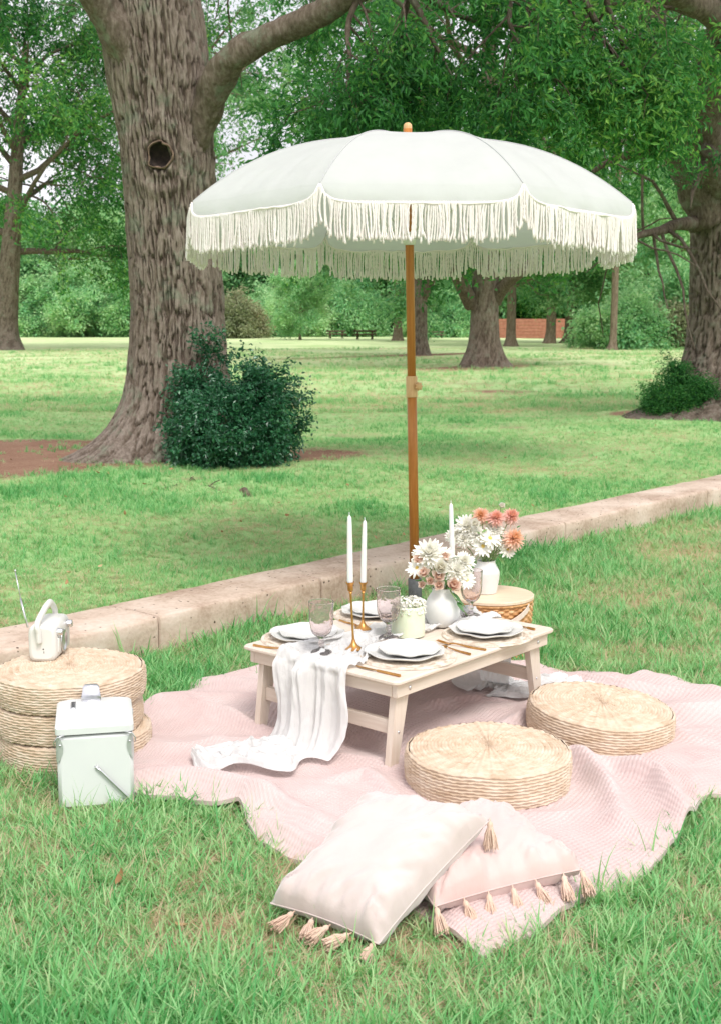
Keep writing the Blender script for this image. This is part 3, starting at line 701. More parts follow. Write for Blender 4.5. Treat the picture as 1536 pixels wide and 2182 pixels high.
bl = [((-21.5, 84), 'rounded bright bush at the foot of the wood behind the leaning tree', 4.2, 3.0, L_BRIGHT), ((-17.5, 83), 'pale arching bush between the leaning tree and big oak', 4.6, 3.2, L_BRIGHT), ((-14.2, 84), 'dark low bush just left of the big oak trunk', 2.6, 2.2, L_FAR),
      ((-8.2, 78), 'russet brown rounded bush right of the big oak trunk', 2.5, 1.9, L_RUS), ((-6.2, 84), 'light green bush beside the russet bush', 2.8, 1.8, L_BRIGHT), ((-1.0, 86), 'bright bush behind the picnic benches', 3.4, 2.6, L_BRIGHT),
      ((5.2, 82), 'round pale bush between the two dark meadow trunks', 3.0, 2.4, L_BRIGHT), ((10.6, 50.5), 'low spreading bright bush near the edge oak', 1.9, 1.5, L_BRIGHT), ((13.4, 54), 'tall sunlit shrub behind the low bright bush', 3.6, 2.0, L_BRIGHT), ((12.6, 50.8), 'feathery yellow-green shrub beside the low bright bush', 1.3, .9, L_RUS)]
for i, (p, lab, H, R, lf) in enumerate(bl): bush('bush', p, lab, H, R, lf, 90 + i, 16, .9 if R > 1.6 else .7)
# --- shrubs at the feet of the two oaks
b3 = (-1.06, 9.85)
bush('holly_shrub', b3, 'dark glossy holly-like shrub growing against the foot of the big oak', 0.56, .38, L_HOLLY, 71, 36, .8, 6, 4, 4, .014, BARK2, None, cat='shrub', off=(.02, 0, 0), spiky=True)
bush('leafy_shrub', (3.68, 14.55), 'small bright green shrub at the roots of the edge oak', .42, .27, L_HERO, 72, 22, .45, 8, 5, 4, .012, BARK2, None, cat='shrub', spiky=True)
# ------------------------------------------------------------------ materials of the picnic things
def wood(name, c1, c2, stretch=(2, 30, 30), rough=.55, sc=3):
    m = M(name); v = m.coord('Object', stretch); a = m.noise(v, sc, 6, .6); m.set(m.ramp(a, [(.3, c1), (.7, c2)]), rough, 0, .35); m.bump(a, .002, .35); return m.m
PINE = wood('pale_pine', S('d6c5b4'), S('e3d7c9'))
PINE_Y = wood('pale_pine_cross', S('d5c3b2'), S('e2d5c7'), (30, 2, 30))
PINE_Z = wood('pale_pine_legs', S('d7c6b5'), S('e3d7c9'), (30, 30, 2))
POLE = wood('oiled_pole', S('a9692f'), S('c07f41'), (40, 40, 2), .4)
POLE_L = wood('light_fitting', S('c99d6b'), S('ddb789'), (30, 30, 3), .4)
STEEL = simple('steel', S('d4d4d6'), S('e8e8ea'), 30, .3, None, .5, 1.0).m
STEEL_B = simple('satin_chrome', S('c4c6c6'), S('d6d8d8'), 30, .38, None, .5, .55).m
STEEL_D = simple('dark_socket', S('4f5052'), S('66686a'), 60, .5, (90, .002), .4).m
BRASS = simple('brushed_brass', S('c08a4e'), S('dba867'), 40, .34, None, .5, 1.0).m
PORC = simple('white_glaze', S('dddbd7'), S('e5e4e1'), 9, .25, (14, .002, .3), .5).m
WAX = simple('white_wax', S('e4e3e0'), S('ebeae7'), 12, .45, None, .4, Subsurface_Weight=.25).m
CERAM = simple('matt_white_ceramic', S('dbdad7'), S('e5e4e1'), 22, .75, (60, .002, .5), .3).m
COOLW = simple('mint_white_enamel', S('dde0de'), S('e2e5e2'), 6, .32, None, .5).m
RADW = simple('cream_plastic', S('d9d8d2'), S('e2e1dc'), 8, .38, None, .5).m
DARK = simple('black_plastic', S('242424'), S('333333'), 20, .5).m
ICING = simple('pale_green_icing', S('d8e0c2'), S('e1e8cf'), 16, .5, (40, .003, .4), .4, Subsurface_Weight=.15).m
def cloth(name, c1, c2, weave=900, rough=.9, trans=None, bump=.0006, wr=None, sheen=.2):
    m = M(name); v = m.coord('Object'); a = m.noise(v, 7, 4); col = m.ramp(a, [(.3, c1), (.7, c2)]); m.set(col, rough, 0, .15)
    m.b.inputs['Sheen Weight'].default_value = sheen
    n = m.noise(v, weave, 2); prev = m.bump(n, bump, .5)
    if wr:
        v2 = m.coord('Object', wr[2] if len(wr) > 2 else None); m.bump(m.noise(v2, wr[0], 5, .55), wr[1], .8, prev)
    if trans: m.translucent(col, trans)
    return m.m
CANVAS = cloth('off_white_canvas', S('cfd0cf'), S('d5d6d5'), 700, .85, .27, .0005, (3.5, .012))
ROPE = cloth('cotton_rope', S('f3eae6'), S('f6f0ec'), 400, .95, .1)
GAUZE = cloth('white_gauze', S('ecebe9'), S('f1f0ee'), 300, .95, .3, .0012, (5, .010, (11, 11, 2)))
PINK = cloth('blush_waffle', S('d3bab6'), S('dbc8c4'), 500, .95, .08, .0012)
VELVET = cloth('blush_velvet', S('cdbdb8'), S('d4c6c1'), 350, .8, None, .0006, (8, .006), .6)
VELVET2 = cloth('rose_velvet', S('d2b5af'), S('d9c0ba'), 350, .8, None, .0006, (8, .006), .6)
TASSEL = cloth('peach_yarn', S('e3c2ac'), S('ebd1be'), 500, .95, .1)
m = M('woven_seagrass'); v = m.coord('Object'); a = m.noise(v, 30, 5, .65); b = m.noise(v, 3, 2)
col = m.ramp(m.math('ADD', m.math('MULTIPLY', a, .55), m.math('ADD', m.math('MULTIPLY', b, .2), m.math('MULTIPLY', m.attr('tint'), .35))), [(.34, S('b2987d')), (.52, S('cfb9a1')), (.7, S('ddcdba'))])
m.set(col, .75, 0, .25); m.bump(m.noise(v, 160, 3), .0015, .6); SEAGRASS = m.m
m = M('wicker'); v = m.coord('Object'); a = m.noise(v, 40, 4, .6); m.set(m.ramp(m.math('ADD', m.math('MULTIPLY', a, .6), m.math('MULTIPLY', m.attr('tint'), .4)), [(.3, S('a5713f')), (.5, S('cf9d68')), (.7, S('e3bd8f'))]), .5, 0, .4); WICKER = m.m
m = M('jute_mat'); v = m.coord('Object'); a = m.noise(v, 90, 4, .6); m.set(m.ramp(m.math('ADD', m.math('MULTIPLY', a, .6), m.math('MULTIPLY', m.attr('tint'), .4)), [(.3, S('b8a793')), (.5, S('d3c5b4')), (.7, S('e4d9cb'))]), .95, 0, .1); JUTE = m.m
m = M('pink_glass'); m.set((1.0, .91, .905, 1), .06, 0, .5, Transmission_Weight=.9, IOR=1.13)
v = m.coord('Object', (1, 1, 1.0)); vo = m.N('ShaderNodeTexVoronoi', feature='SMOOTH_F1'); vo.inputs['Scale'].default_value = 55; m.L(v, vo.inputs['Vector']); m.bump(vo.outputs['Distance'], .006, .9); GLASS = m.m
PETAL = leafmat('white_petals', [(0, S('efe6d6')), (.5, S('f6f3ee')), (1, S('fbfaf8'))], .3, .6, .2, .1)
DAHLIA = leafmat('peach_petals', [(0, S('f7c795')), (.5, S('f8d0bc')), (1, S('fae4dd'))], .4, .6, .2, .1)
CORAL = leafmat('coral_petals', [(0, S('f5b99c')), (.5, S('f6c7c0')), (1, S('f9e0dd'))], .4, .6, .2, .1)
BLUSH = leafmat('blush_petals', [(0, S('f2d0c2')), (.5, S('f6dfd7')), (1, S('f9ece7'))], .4, .6, .2, .1)
YELLOW = simple('yellow_disc', S('d9b24a'), S('e9cf78'), 60, .8, (120, .003)).m
STEM = simple('green_stems', S('6d8a4e'), S('8aa566'), 20, .5).m
LEAFY = leafmat('bouquet_leaves', [(0, S('86a86a')), (.5, S('5f8c50')), (1, S('3f6d3e'))], .3, .45, .4, .1)

# ------------------------------------------------------------------ blanket (waffle weave is real relief)
def curve(l, n):
    p = gp(l); p = np.array(p); q, _ = resample(p, np.zeros(len(p)), 240); d = np.concatenate([[0], np.cumsum(np.linalg.norm(np.diff(q, axis=0), axis=1))]); s = np.linspace(0, d[-1], n)
    return np.stack([np.interp(s, d, q[:, 0]), np.interp(s, d, q[:, 1])], -1), d[-1]
CELL = .0132
lsw = curve(BK_SW, 10)[1]; lse = curve(BK_SE, 10)[1]; lne = curve(BK_NE, 10)[1]; lnw = curve(BK_NW, 10)[1]
ncu = int(.5 * (lsw + lne) / CELL); ncv = int(.5 * (lse + lnw) / CELL); NU, NV = ncu * 4 + 1, ncv * 4 + 1
c0 = curve(BK_SW, NU)[0]; c1 = curve(BK_NE, NU)[0]; d0 = curve(BK_NW, NV)[0]; d1 = curve(BK_SE, NV)[0]
u = np.linspace(0, 1, NU)[:, None, None]; vv = np.linspace(0, 1, NV)[None, :, None]
XY = (1 - vv) * c0[:, None] + vv * c1[:, None] + (1 - u) * d0[None] + u * d1[None] - ((1 - u) * (1 - vv) * c0[0] + u * (1 - vv) * c0[-1] + (1 - u) * vv * c1[0] + u * vv * c1[-1])
POUFS = [(.352, 3.285, .225), (.735, 3.70, .222)]
def ridge(x, y, pts, amp, wid, z=.05):
    p = np.array([P(a, b, z)[:2] for a, b in pts]); best = np.full(x.shape, 9.0); tt = np.zeros(x.shape); n = len(p) - 1
    for i in range(n):
        a, b = p[i], p[i + 1]; ab = b - a; t = np.clip(((x - a[0]) * ab[0] + (y - a[1]) * ab[1]) / (ab @ ab), 0, 1)
        d = np.hypot(x - a[0] - t * ab[0], y - a[1] - t * ab[1]); k = d < best; best = np.where(k, d, best); tt = np.where(k, (i + t) / n, tt)
    return amp * np.exp(-(best / wid) ** 2) * np.sin(PI * np.clip(tt * .9 + .05, 0, 1)) ** .5
def bk_height(x, y):
    h = .034 + .014 * n2(x * 3.2 + 2, y * 3.2, 61, 3) + .010 * (1 - np.abs(n2(x * 2.1 + .5 * y, y * 4.2 - x, 66, 2)) * 2)
    for pts, a, wd in (([(1180, 1600), (1225, 1604), (1262, 1630), (1300, 1690), (1325, 1745)], .05, .032), ([(1270, 1612), (1330, 1630), (1400, 1660), (1440, 1715), (1470, 1750)], .055, .034), ([(392, 1492), (470, 1512), (560, 1545), (640, 1575)], .03, .03),
                       ([(300, 1655), (400, 1652), (500, 1672), (600, 1712), (700, 1765)], .04, .035), ([(520, 1745), (600, 1765), (680, 1800)], .025, .025), ([(700, 1655), (780, 1640), (850, 1700)], .03, .03), ([(880, 1520), (960, 1490), (1080, 1480)], .025, .03),
                       ([(1060, 1560), (1110, 1530), (1130, 1490)], .025, .03), ([(1220, 1430), (1330, 1460), (1460, 1470)], .025, .03), ([(1350, 1520), (1450, 1560), (1536, 1580)], .02, .04), ([(1290, 1740), (1370, 1780), (1430, 1790)], .02, .03), ([(430, 1560), (520, 1600), (560, 1650)], .018, .035)):
        h = h + ridge(x, y, pts, a, wd)
    for cx, cy, r in POUFS:
        wgt = 1 - smooth(r * .9, r * 1.12, np.hypot(x - cx, y - cy)); h = lerp(h, .04, wgt)
    return np.maximum(h, .02)
X, Y_ = XY[..., 0], XY[..., 1]
H = bk_height(X, Y_)
ed = np.minimum(np.minimum(np.arange(NU), NU - 1 - np.arange(NU))[:, None] + 0 * X, np.minimum(np.arange(NV), NV - 1 - np.arange(NV))[None] + 0 * X) / 4 * CELL
H = H - .012 * np.exp(-ed / .02) + .006 * np.exp(-ed / .03) * n2(X * 9, Y_ * 9, 68, 2)
cu = np.abs(np.cos(PI * np.arange(NU) / 4))[:, None]; cv = np.abs(np.cos(PI * np.arange(NV) / 4))[None]
waf = np.maximum(cu, cv) ** 1.2
dx = np.gradient(H, axis=0) / (np.linalg.norm(np.gradient(XY, axis=0), axis=-1) + 1e-6)
V = np.stack([X, Y_, H + .0068 * waf], -1)
g = G(); g.grid(V)
# hem thickness along the rim
rim = np.concatenate([V[:, 0], V[-1, 1:], V[::-1, -1][1:], V[0, ::-1][1:-1]]); lo = rim.copy(); lo[:, 2] -= .012
g.grid(np.stack([lo, rim]), True)
blanket = part('picnic_blanket', g, PINK, None, True); tag(blanket, 'rumpled blush pink waffle-weave blanket spread on the grass', 'blanket')
def bz(x, y): return float(bk_height(np.array([x]), np.array([y]))[0]) + .004

# ------------------------------------------------------------------ woven seagrass floor cushions
def pouf_mesh(R=.222, Hh=.092, seed=1):
    g = G(); nth = 264; nrib = 66; th = np.arange(nth) / nth * 2 * PI; ph = th * nrib / 2
    rows = 11; z = np.linspace(0, 1, rows * 5 + 1)
    prof = R * (.965 + .035 * np.sin(PI * z) ** .5)
    k = np.floor(z * rows - 1e-6)
    weave = np.sin(PI * (z * rows % 1))[:, None] ** .7 * (.5 + .5 * np.abs(np.cos(ph[None])) ** .8)
    r = prof[:, None] + .0050 * weave + .003 * n2(np.cos(th)[None] * 3 + 0 * z[:, None], np.sin(th)[None] * 3 + z[:, None] * 2, seed, 2)
    zz = Hh * z[:, None] + .0012 * np.cos(ph * 1.0)[None] * np.cos(PI * k[:, None]) + .0025 * n2(np.cos(th)[None] * 2 + 0 * z[:, None], np.sin(th)[None] * 2 + 0 * z[:, None], seed + 3, 2)
    V = np.stack([r * np.cos(th), r * np.sin(th), zz], -1)
    tin = np.clip(.5 + .3 * vnoise(np.stack([np.cos(th)[None] * 6 + 0 * z[:, None], np.sin(th)[None] * 6 + 0 * z[:, None], k[:, None] * 1.7 + 0 * th[None]], -1), seed), 0, 1)
    g.grid(V, True, tint=tin)
    rings = 23; q = np.linspace(1, .0, rings * 4 + 1); kk = np.floor((1 - q) * rings - 1e-6)
    rr = prof[-1] * q[:, None]
    coil = np.abs(np.sin(PI * ((1 - q) * rings % 1)))[:, None] ** .6
    nr = np.where(q > .5, 1.0, .5)[:, None]
    rad = np.abs(np.cos(ph[None] * nr))
    dome = .010 * (1 - q[:, None] ** 2) - .008 * np.exp(-(q[:, None] / .08) ** 2)
    zt = zz[-1][None] + dome + .0046 * coil * (.35 + .65 * rad) - .002
    V = np.stack([rr * np.cos(th), rr * np.sin(th), zt + 0 * rr], -1)
    tin = np.clip(.5 + .3 * vnoise(np.stack([np.cos(th)[None] * 4 + 0 * q[:, None], np.sin(th)[None] * 4 + 0 * q[:, None], kk[:, None] * 1.3 + 0 * th[None]], -1), seed + 9), 0, 1)
    g.grid(V, True, tint=tin)
    g.lathe([(.001, 0), (R * .965, 0)], 24)
    return g.mesh('floor_cushion', SEAGRASS, True)
PM = pouf_mesh()
def pouf(label, loc_, rz, sc=1.0, tilt=(0, 0), group='woven seagrass floor cushions', zs=1.0):
    o = part('floor_cushion', PM, None, None, None, [float(x) for x in loc_], (tilt[0], tilt[1], rz)); o.scale = (sc, sc, sc * zs); return tag(o, label, 'cushion', group)
pouf('round woven seagrass cushion behind the pale pink pillows', (.352, 3.285, .040), .3, 1.02)
pouf('round woven seagrass cushion by the right front table leg', (.735, 3.70, .036), 1.2, 1.0, (math.radians(4.5), 0))
pouf('woven seagrass cushion at the bottom of the stack of three', (STACK[0] + .012, STACK[1] + .0, .004), .7, 1.0, (0, 0), zs=.98)
pouf('woven seagrass cushion in the middle of the stack of three', (STACK[0] - .012, STACK[1] + .006, .098), 2.1, .985, (0, 0), zs=.96)
pouf('woven seagrass cushion on top of the stack, under the radio', (STACK[0] - .002, STACK[1], .190), 3.7, .99, (0, .0), zs=.93)
STZ = .190 + .092 * .93 * .99 + .006

# ------------------------------------------------------------------ folding picnic table
TF, TR, TL = P(845, 1455, .3), P(1183, 1338, .3), P(515, 1374, .3)
e2 = unit(TR[:2] - TF[:2]); TYAW = math.atan2(e2[1], e2[0]); TC = TF[:2] + (TR[:2] - TF[:2]) / 2 + (TL[:2] - TF[:2]) / 2
TLX, TLY, TZ = .41, .31, .30
ex = np.array([e2[0], e2[1], 0]); ey = np.array([-e2[1], e2[0], 0])
def tw(lx, ly, z=TZ): return np.array([TC[0], TC[1], 0]) + ex * lx + ey * ly + np.array([0, 0, z])
def tl(p): d = np.array(p[:2]) - TC; return np.array([d @ ex[:2], d @ ey[:2]])
table = thing('picnic_table', 'low pale wooden folding table standing on the pink blanket', 'table', (*TC, 0), TYAW)
def rounded_slab(lx, ly, z0, z1, r, ch=.004, n=7):
    pts = []
    for sx, sy, a0 in ((1, 1, 0), (-1, 1, PI / 2), (-1, -1, PI), (1, -1, 1.5 * PI)):
        for k in range(n): a = a0 + k / (n - 1) * PI / 2; pts.append((sx * (lx - r) + r * math.cos(a), sy * (ly - r) + r * math.sin(a)))
    pts = np.array(pts); c = np.zeros(2); g = G(); lay = []
    for z, ins in ((z0, ch), (z0 + ch, 0), (z1 - ch, 0), (z1, ch)):
        q = pts * (1 - ins / np.abs(pts).max(1, keepdims=True)); lay.append(np.column_stack([q, np.full(len(q), z)]))
    V = np.array(lay); g.grid(V, True); k = len(pts)
    g.add(np.vstack([V[-1], [[0, 0, z1]]]), np.array([[k, i, (i + 1) % k] for i in range(k)])); g.add(np.vstack([V[0], [[0, 0, z0]]]), np.array([[k, (i + 1) % k, i] for i in range(k)]))
    return g
part('tabletop', rounded_slab(TLX, TLY, TZ - .014, TZ, .018), PINE, table)
ax_, ay_ = TLX - .028, TLY - .025
for s_ in (-1, 1):
    g = G(); g.box((0, s_ * ay_, TZ - .014 - .021), (ax_ + .008, .009, .0205), ch=.002); part('long_rail', g, PINE, table)
    g = G(); g.box((s_ * ax_, 0, TZ - .014 - .021), (.0085, ay_ - .0095, .0195), ch=.002); part('end_rail', g, PINE_Y, table)
def wedge(p_top, p_bot, wt, wb, th, axis):
    """tapered leg: wide in x at the top, thin in y"""
    V = []
    for c, w_ in ((p_bot, wb), (p_top, wt)):
        for sx, sy in ((-1, -1), (1, -1), (1, 1), (-1, 1)): V.append((c[0] + sx * w_ / 2, c[1] + sy * th / 2, c[2]))
    V = np.array(V, float); Q = np.array([[3, 2, 1, 0], [4, 5, 6, 7], [0, 1, 5, 4], [1, 2, 6, 5], [2, 3, 7, 6], [3, 0, 4, 7]]); g = G(); g.add(V, Q); return g
for sx in (-1, 1):
    for sy in (-1, 1):
        yy = sy * (ay_ - .0215); xt = sx * (ax_ - .048); xb = sx * (ax_ - .004)
        wx, wy = tw(xb, yy)[:2]; zb = bz(wx, wy) - .012
        part('leg', wedge((xt, yy, TZ - .0145), (xb, yy, zb), .062, .034, .022, 0), PINE_Z, table)
        for bx in (.052, ):
            b = G(); b.lathe([(.0001, .004), (.004, .0038), (.0058, .002), (.006, 0)], 14, (sx * (ax_ - .05), sy * (ay_ + .0092), TZ - .035), M=Matrix.Rotation(-sy * PI / 2, 4, 'X')); part('bolt', b, STEEL, table)
        b = G(); b.lathe([(.0001, .003), (.003, .0028), (.0042, .001), (.0044, 0)], 12, (sx * (ax_ - .024), sy * (ay_ - .0105), .135), M=Matrix.Rotation(-sy * PI / 2, 4, 'X')); part('screw', b, STEEL, table)
    g = G(); zc = .145; xx = sx * lerp(ax_ - .048, ax_ - .004, (TZ - zc) / TZ); g.box((xx, 0, zc), (.009, ay_ - .033, .021), ch=.002); part('stretcher', g, PINE_Y, table)

# ------------------------------------------------------------------ gauze runner: puddle, fall, crumpled run over the table, fall, puddle
def runner():
    cl = []   # centre, width, kind (0 floor, 1 fall, 2 table)
    fl = [(-.47, 3.455), (-.40, 3.425), (-.32, 3.415), (-.25, 3.44), (-.195, 3.485)]
    for p, w_ in zip(fl, (.10, .19, .25, .26, .25)): cl.append(((*p, bz(*p) + .016), w_, 0))
    e = tw(-TLX - .018, .0)
    for z, w_, o in ((.055, .25, .045), (.10, .245, .02), (.16, .25, .008), (.22, .26, .003), (.275, .27, .0)): cl.append((tuple(e - ex * o + np.array([0, 0, z - TZ])), w_, 1))
    for lx, ly, w_ in ((-.405, 0, .275), (-.33, .0, .27), (-.25, .012, .22), (-.16, .03, .15), (-.06, .03, .13), (.04, .02, .14), (.14, .03, .15), (.24, .01, .14), (.33, -.01, .15), (.40, -.02, .18)): cl.append((tuple(tw(lx, ly, TZ + .004)), w_, 2))
    e = tw(TLX + .016, -.02)
    for z, w_ in ((.27, .2), (.2, .2), (.12, .2), (.07, .2)): cl.append((tuple(e + np.array([0, 0, z - TZ])), w_, 1))
    for p, w_ in zip([(.47, 4.13), (.545, 4.085), (.62, 4.075), (.69, 4.10), (.745, 4.16)], (.2, .22, .22, .2, .12)): cl.append(((*p, bz(*p) + .016), w_, 0))
    C = np.array([c[0] for c in cl]); W = np.array([c[1] for c in cl]); K = np.array([c[2] for c in cl], float)
    n = 330; q, W2 = resample(C, W, n); t = np.linspace(0, len(C) - 1, n); Kf = np.interp(t, np.arange(len(C)), K)
    arc = np.concatenate([[0], np.cumsum(np.linalg.norm(np.diff(q, axis=0), axis=1))])
    tan = np.gradient(q, axis=0); tan /= np.linalg.norm(tan, axis=1, keepdims=True)
    # across direction: horizontal, perpendicular to heading (fixed to the table axis on table and falls)
    A = np.zeros_like(q)
    for i in range(n):
        if Kf[i] > .6: a = ey
        else: a = np.cross([0, 0, 1.0], tan[i]); a[2] = 0; a = unit(a); a = a if a @ ey > 0 else -a
        A[i] = a
    for _ in range(14): A[1:-1] = (A[:-2] + A[1:-1] * 2 + A[2:]) / 4
    A /= np.linalg.norm(A, axis=1, keepdims=True); Nn = np.cross(A, tan); Nn *= np.where(Nn[:, 2:3] < -.3, -1, 1)
    # outward normal on falls
    m_ = 72; s_ = np.linspace(-1, 1, m_)
    floor = 1 - smooth(.25, .8, Kf); fall = np.exp(-((Kf - 1) / .45) ** 2); tab = smooth(1.5, 1.95, Kf)
    S2, AR = np.meshgrid(s_, arc)
    wob = .035 * vnoise(np.stack([AR * 7, S2 * .0 + 3, np.sign(S2) * 5], -1), 4) * np.abs(S2) ** 3
    wob = wob + floor[:, None] * .045 * vnoise(np.stack([AR * 14, S2 * 1.2, 0 * S2 + 9], -1), 14) * (.4 + np.abs(S2))
    xx = S2 * W2[:, None] * .5 * (1 + .0 * AR) + wob
    V = q[:, None] + A[:, None] * xx[..., None]
    pl = fbm(np.stack([S2 * 2.6 + .6 * vnoise(np.stack([AR * 3, S2 * 0, S2 * 0], -1), 7), AR * 1.3, 0 * S2], -1), 12, 3)       # pleats along the length
    rid = 1 - np.abs(fbm(np.stack([S2 * 3.0 + 2 * vnoise(np.stack([S2 * 1.5, AR * 5, 0 * S2 + 2], -1), 3), AR * 9 + 1.5 * S2, 0 * S2], -1), 22, 3)) * 2                                      # crumples
    rid2 = fbm(np.stack([S2 * 4.5 + AR * 5, AR * 22 - S2 * 2, 0 * S2], -1), 28, 3)
    out = np.zeros_like(q); front = (arc < arc[n // 2])
    out[:] = np.where(front[:, None], -ex, ex)
    V += out[:, None] * (fall[:, None] * (.036 * pl + .006 + .002 * rid2))[..., None] 
    V[..., 2] += tab[:, None] * (.009 + .011 * np.clip(rid, -.6, 1) + .012 * pl + .005 * rid2).clip(.0015, None)
    V[..., 2] += floor[:, None] * ((.010 + .018 * np.clip(rid, -.5, 1) + .012 * pl + .003 * rid2) * (1 - .8 * np.abs(S2) ** 4)).clip(-.012, None)
    V[..., 2] += fall[:, None] * .001 * rid2
    fx = bk_height(V[..., 0], V[..., 1]) + .009
    V[..., 2] = np.where(floor[:, None] > .2, np.maximum(V[..., 2], fx), V[..., 2])
    g = G(); g.grid(V); return g
run = part('table_runner', runner(), GAUZE, None, True); tag(run, 'crumpled white gauze runner draped over the table and puddling on the blanket', 'table runner')

# ------------------------------------------------------------------ place settings
def plate_mesh(R, seed, n=96):
    pr = np.array([(.0005, .004), (R * .5, .0045), (R * .62, .006), (R * .72, .0115), (R * .98, .0165), (R, .0180), (R * 1.002, .0165), (R * .97, .0125), (R * .72, .006), (R * .6, .0), (R * .56, .0), (R * .54, .0015), (.0005, .0015)])
    rng = np.random.default_rng(seed); a1, a2 = rng.random(2) * 6
    def wob(r, z, th): 
        k = (r / R).clip(0, 1) ** 3; return r * (1 + k * (.018 * np.cos(9 * th + a1) + .012 * np.cos(4 * th + a2))), z + k * .0022 * np.cos(7 * th + a2)
    g = G(); g.lathe(pr, n, wob=wob); return g.mesh('plate', PORC, True)
def mat_mesh(R):
    g = G(); rings = 14; th = np.arange(120) / 120 * 2 * PI; q = np.linspace(1, .02, rings * 4 + 1); kk = np.floor((1 - q) * rings - 1e-6)
    coil = np.abs(np.sin(PI * ((1 - q) * rings % 1)))[:, None] ** .6; rr = R * q[:, None] * (1 + .006 * np.cos(5 * th + 1)[None])
    z = .0035 + .0028 * coil * (.7 + .3 * np.cos(60 * th[None] + kk[:, None] * 2)); z[0] = 0
    g.grid(np.stack([rr * np.cos(th), rr * np.sin(th), z + 0 * rr], -1), True, tint=np.clip(.5 + .6 * vnoise(np.stack([np.cos(th)[None] * 7 + 0 * q[:, None], np.sin(th)[None] * 7 + 0 * q[:, None], kk[:, None] + 0 * th[None]], -1), 3), 0, 1))
    return g.mesh('placemat', JUTE, True)
MAT, PL1, PL2 = mat_mesh(.146), plate_mesh(.118, 1), plate_mesh(.0925, 2)
sets = [((868, 1400), (862, 1392), (872, 1384), 'nearest the front corner of the table'), ((1037, 1354), (1035, 1345), (1033, 1338), 'by the basket end of the table'), ((655, 1362), (655, 1354), (657, 1348), 'behind the goblet at the runner end'), ((800, 1312), (800, 1304), (803, 1298), 'on the wall side, behind the brass candlesticks')]
for i, (a, b, c, w_) in enumerate(sets):  # four covers
    p = P(*a, TZ); q = P(*b, TZ + .012); r = P(*c, TZ + .024)
    tag(part('placemat', MAT, None, None, None, (p[0], p[1], TZ + .0008), (0, 0, i)), f'round braided beige placemat {w_}', 'placemat', 'placemats')
    tag(part('dinner_plate', PL1, None, None, None, (q[0], q[1], TZ + .0072), (0, 0, i * 1.3)), f'large wavy-rimmed white plate {w_}', 'plate', 'dinner plates')
    tag(part('side_plate', PL2, None, None, None, (r[0], r[1], TZ + .0148), (0, 0, i * .9)), f'smaller white plate stacked on the large one {w_}', 'plate', 'side plates')
def fork(g, L):
    g.tube([(0, 0, .002), (L * .3, 0, .002), (L * .62, 0, .006), (L * .72, 0, .004)], [.0042, .0036, .0024, .003], 8, sx=1.0)
    g.box((L * .775, 0, .003), (L * .05, .0085, .0009), ch=.0006)
    for k in range(4): g.tube([(L * .82, (k - 1.5) * .0048, .003), (L * .92, (k - 1.5) * .0048, .0055), (L, (k - 1.5) * .0046, .008)], [.0013, .0012, .0007], 5)
def knife(g, L):
    g.tube([(0, 0, .003), (L * .25, 0, .003), (L * .5, 0, .003)], [.0042, .0042, .0036], 8)
    x = np.linspace(.5, 1, 8); wd = np.array([.004, .007, .0085, .009, .009, .0085, .0065, .001])
    V = np.stack([np.stack([L * x, -.003 + 0 * x, .0022 + 0 * x], -1), np.stack([L * x, -.003 + wd, .0022 + 0 * x], -1), np.stack([L * x, -.003 + wd * .9, .0038 + 0 * x], -1), np.stack([L * x, -.003 + 0 * x, .0042 + 0 * x], -1)], 1)
    g.grid(V, True)
def spoon(g, L):
    g.tube([(0, 0, .003), (L * .4, 0, .003), (L * .7, 0, .005)], [.004, .003, .0022], 8)
    th = np.linspace(0, 2 * PI, 20, endpoint=False); g.lathe([(.0001, .0), (.008, .001), (.0125, .0045), (.0128, .005), (.0118, .0048), (.007, .002), (.0001, .0012)], 20, (L * .84, 0, .001))
def cutlery(name, kind, a, b, label, z=TZ):
    p, q = P(*a, z + .004), P(*b, z + .004); L = np.linalg.norm(q - p); g = G(); kind(g, L)
    o = part(name, g, BRASS, None, 'auto', (p[0], p[1], z + .0012), (0, 0, math.atan2(q[1] - p[1], q[0] - p[0]))); tag(o, label, name.split('_')[-1])
cutlery('table_fork', fork, (541, 1374), (634, 1390), 'brass fork lying beside the plate at the runner end')
cutlery('table_knife', knife, (852, 1440), (756, 1418), 'brass knife along the end edge near the front corner')
cutlery('dessert_fork', fork, (1034, 1384), (930, 1367), 'longer brass fork between the two front place settings', TZ)
cutlery('table_spoon', spoon, (1001, 1394), (935, 1376), 'shorter brass spoon between the two front place settings')
cutlery('small_knife', knife, (1138, 1341), (1108, 1334), 'brass knife by the plate near the basket')
cutlery('salad_fork', fork, (724, 1321), (772, 1337), 'brass fork in front of the plate on the wall side')

def goblet_mesh():
    pr = [(.0005, .003), (.012, .0035), (.027, .002), (.031, .0005), (.0315, .002), (.028, .005), (.016, .009), (.0085, .014), (.007, .022), (.0095, .027), (.0095, .031), (.0065, .036), (.0075, .043), (.014, .049), (.026, .060), (.0335, .078), (.0365, .10), (.037, .125), (.0375, .150), (.0382, .156), (.0370, .1565), (.0352, .150), (.0348, .125), (.0340, .10), (.031, .079), (.024, .063), (.012, .054), (.0005, .052)]
    def wob(r, z, th): 
        k = np.where(z < .012, 1, np.where((z > .055) & (z < .09), .5, 0)); return r * (1 + .02 * k * np.cos(20 * th)), z
    p = np.array(pr); t = np.arange(len(p)); q, _ = resample(np.column_stack([p, 0 * p[:, 0]]), 0 * p[:, 0], 90); q[:, 0] = q[:, 0].clip(.0004, None)
    g = G(); g.lathe(q[:, :2], 60, wob=wob); return g.mesh('goblet', GLASS, True)
GOB = goblet_mesh()
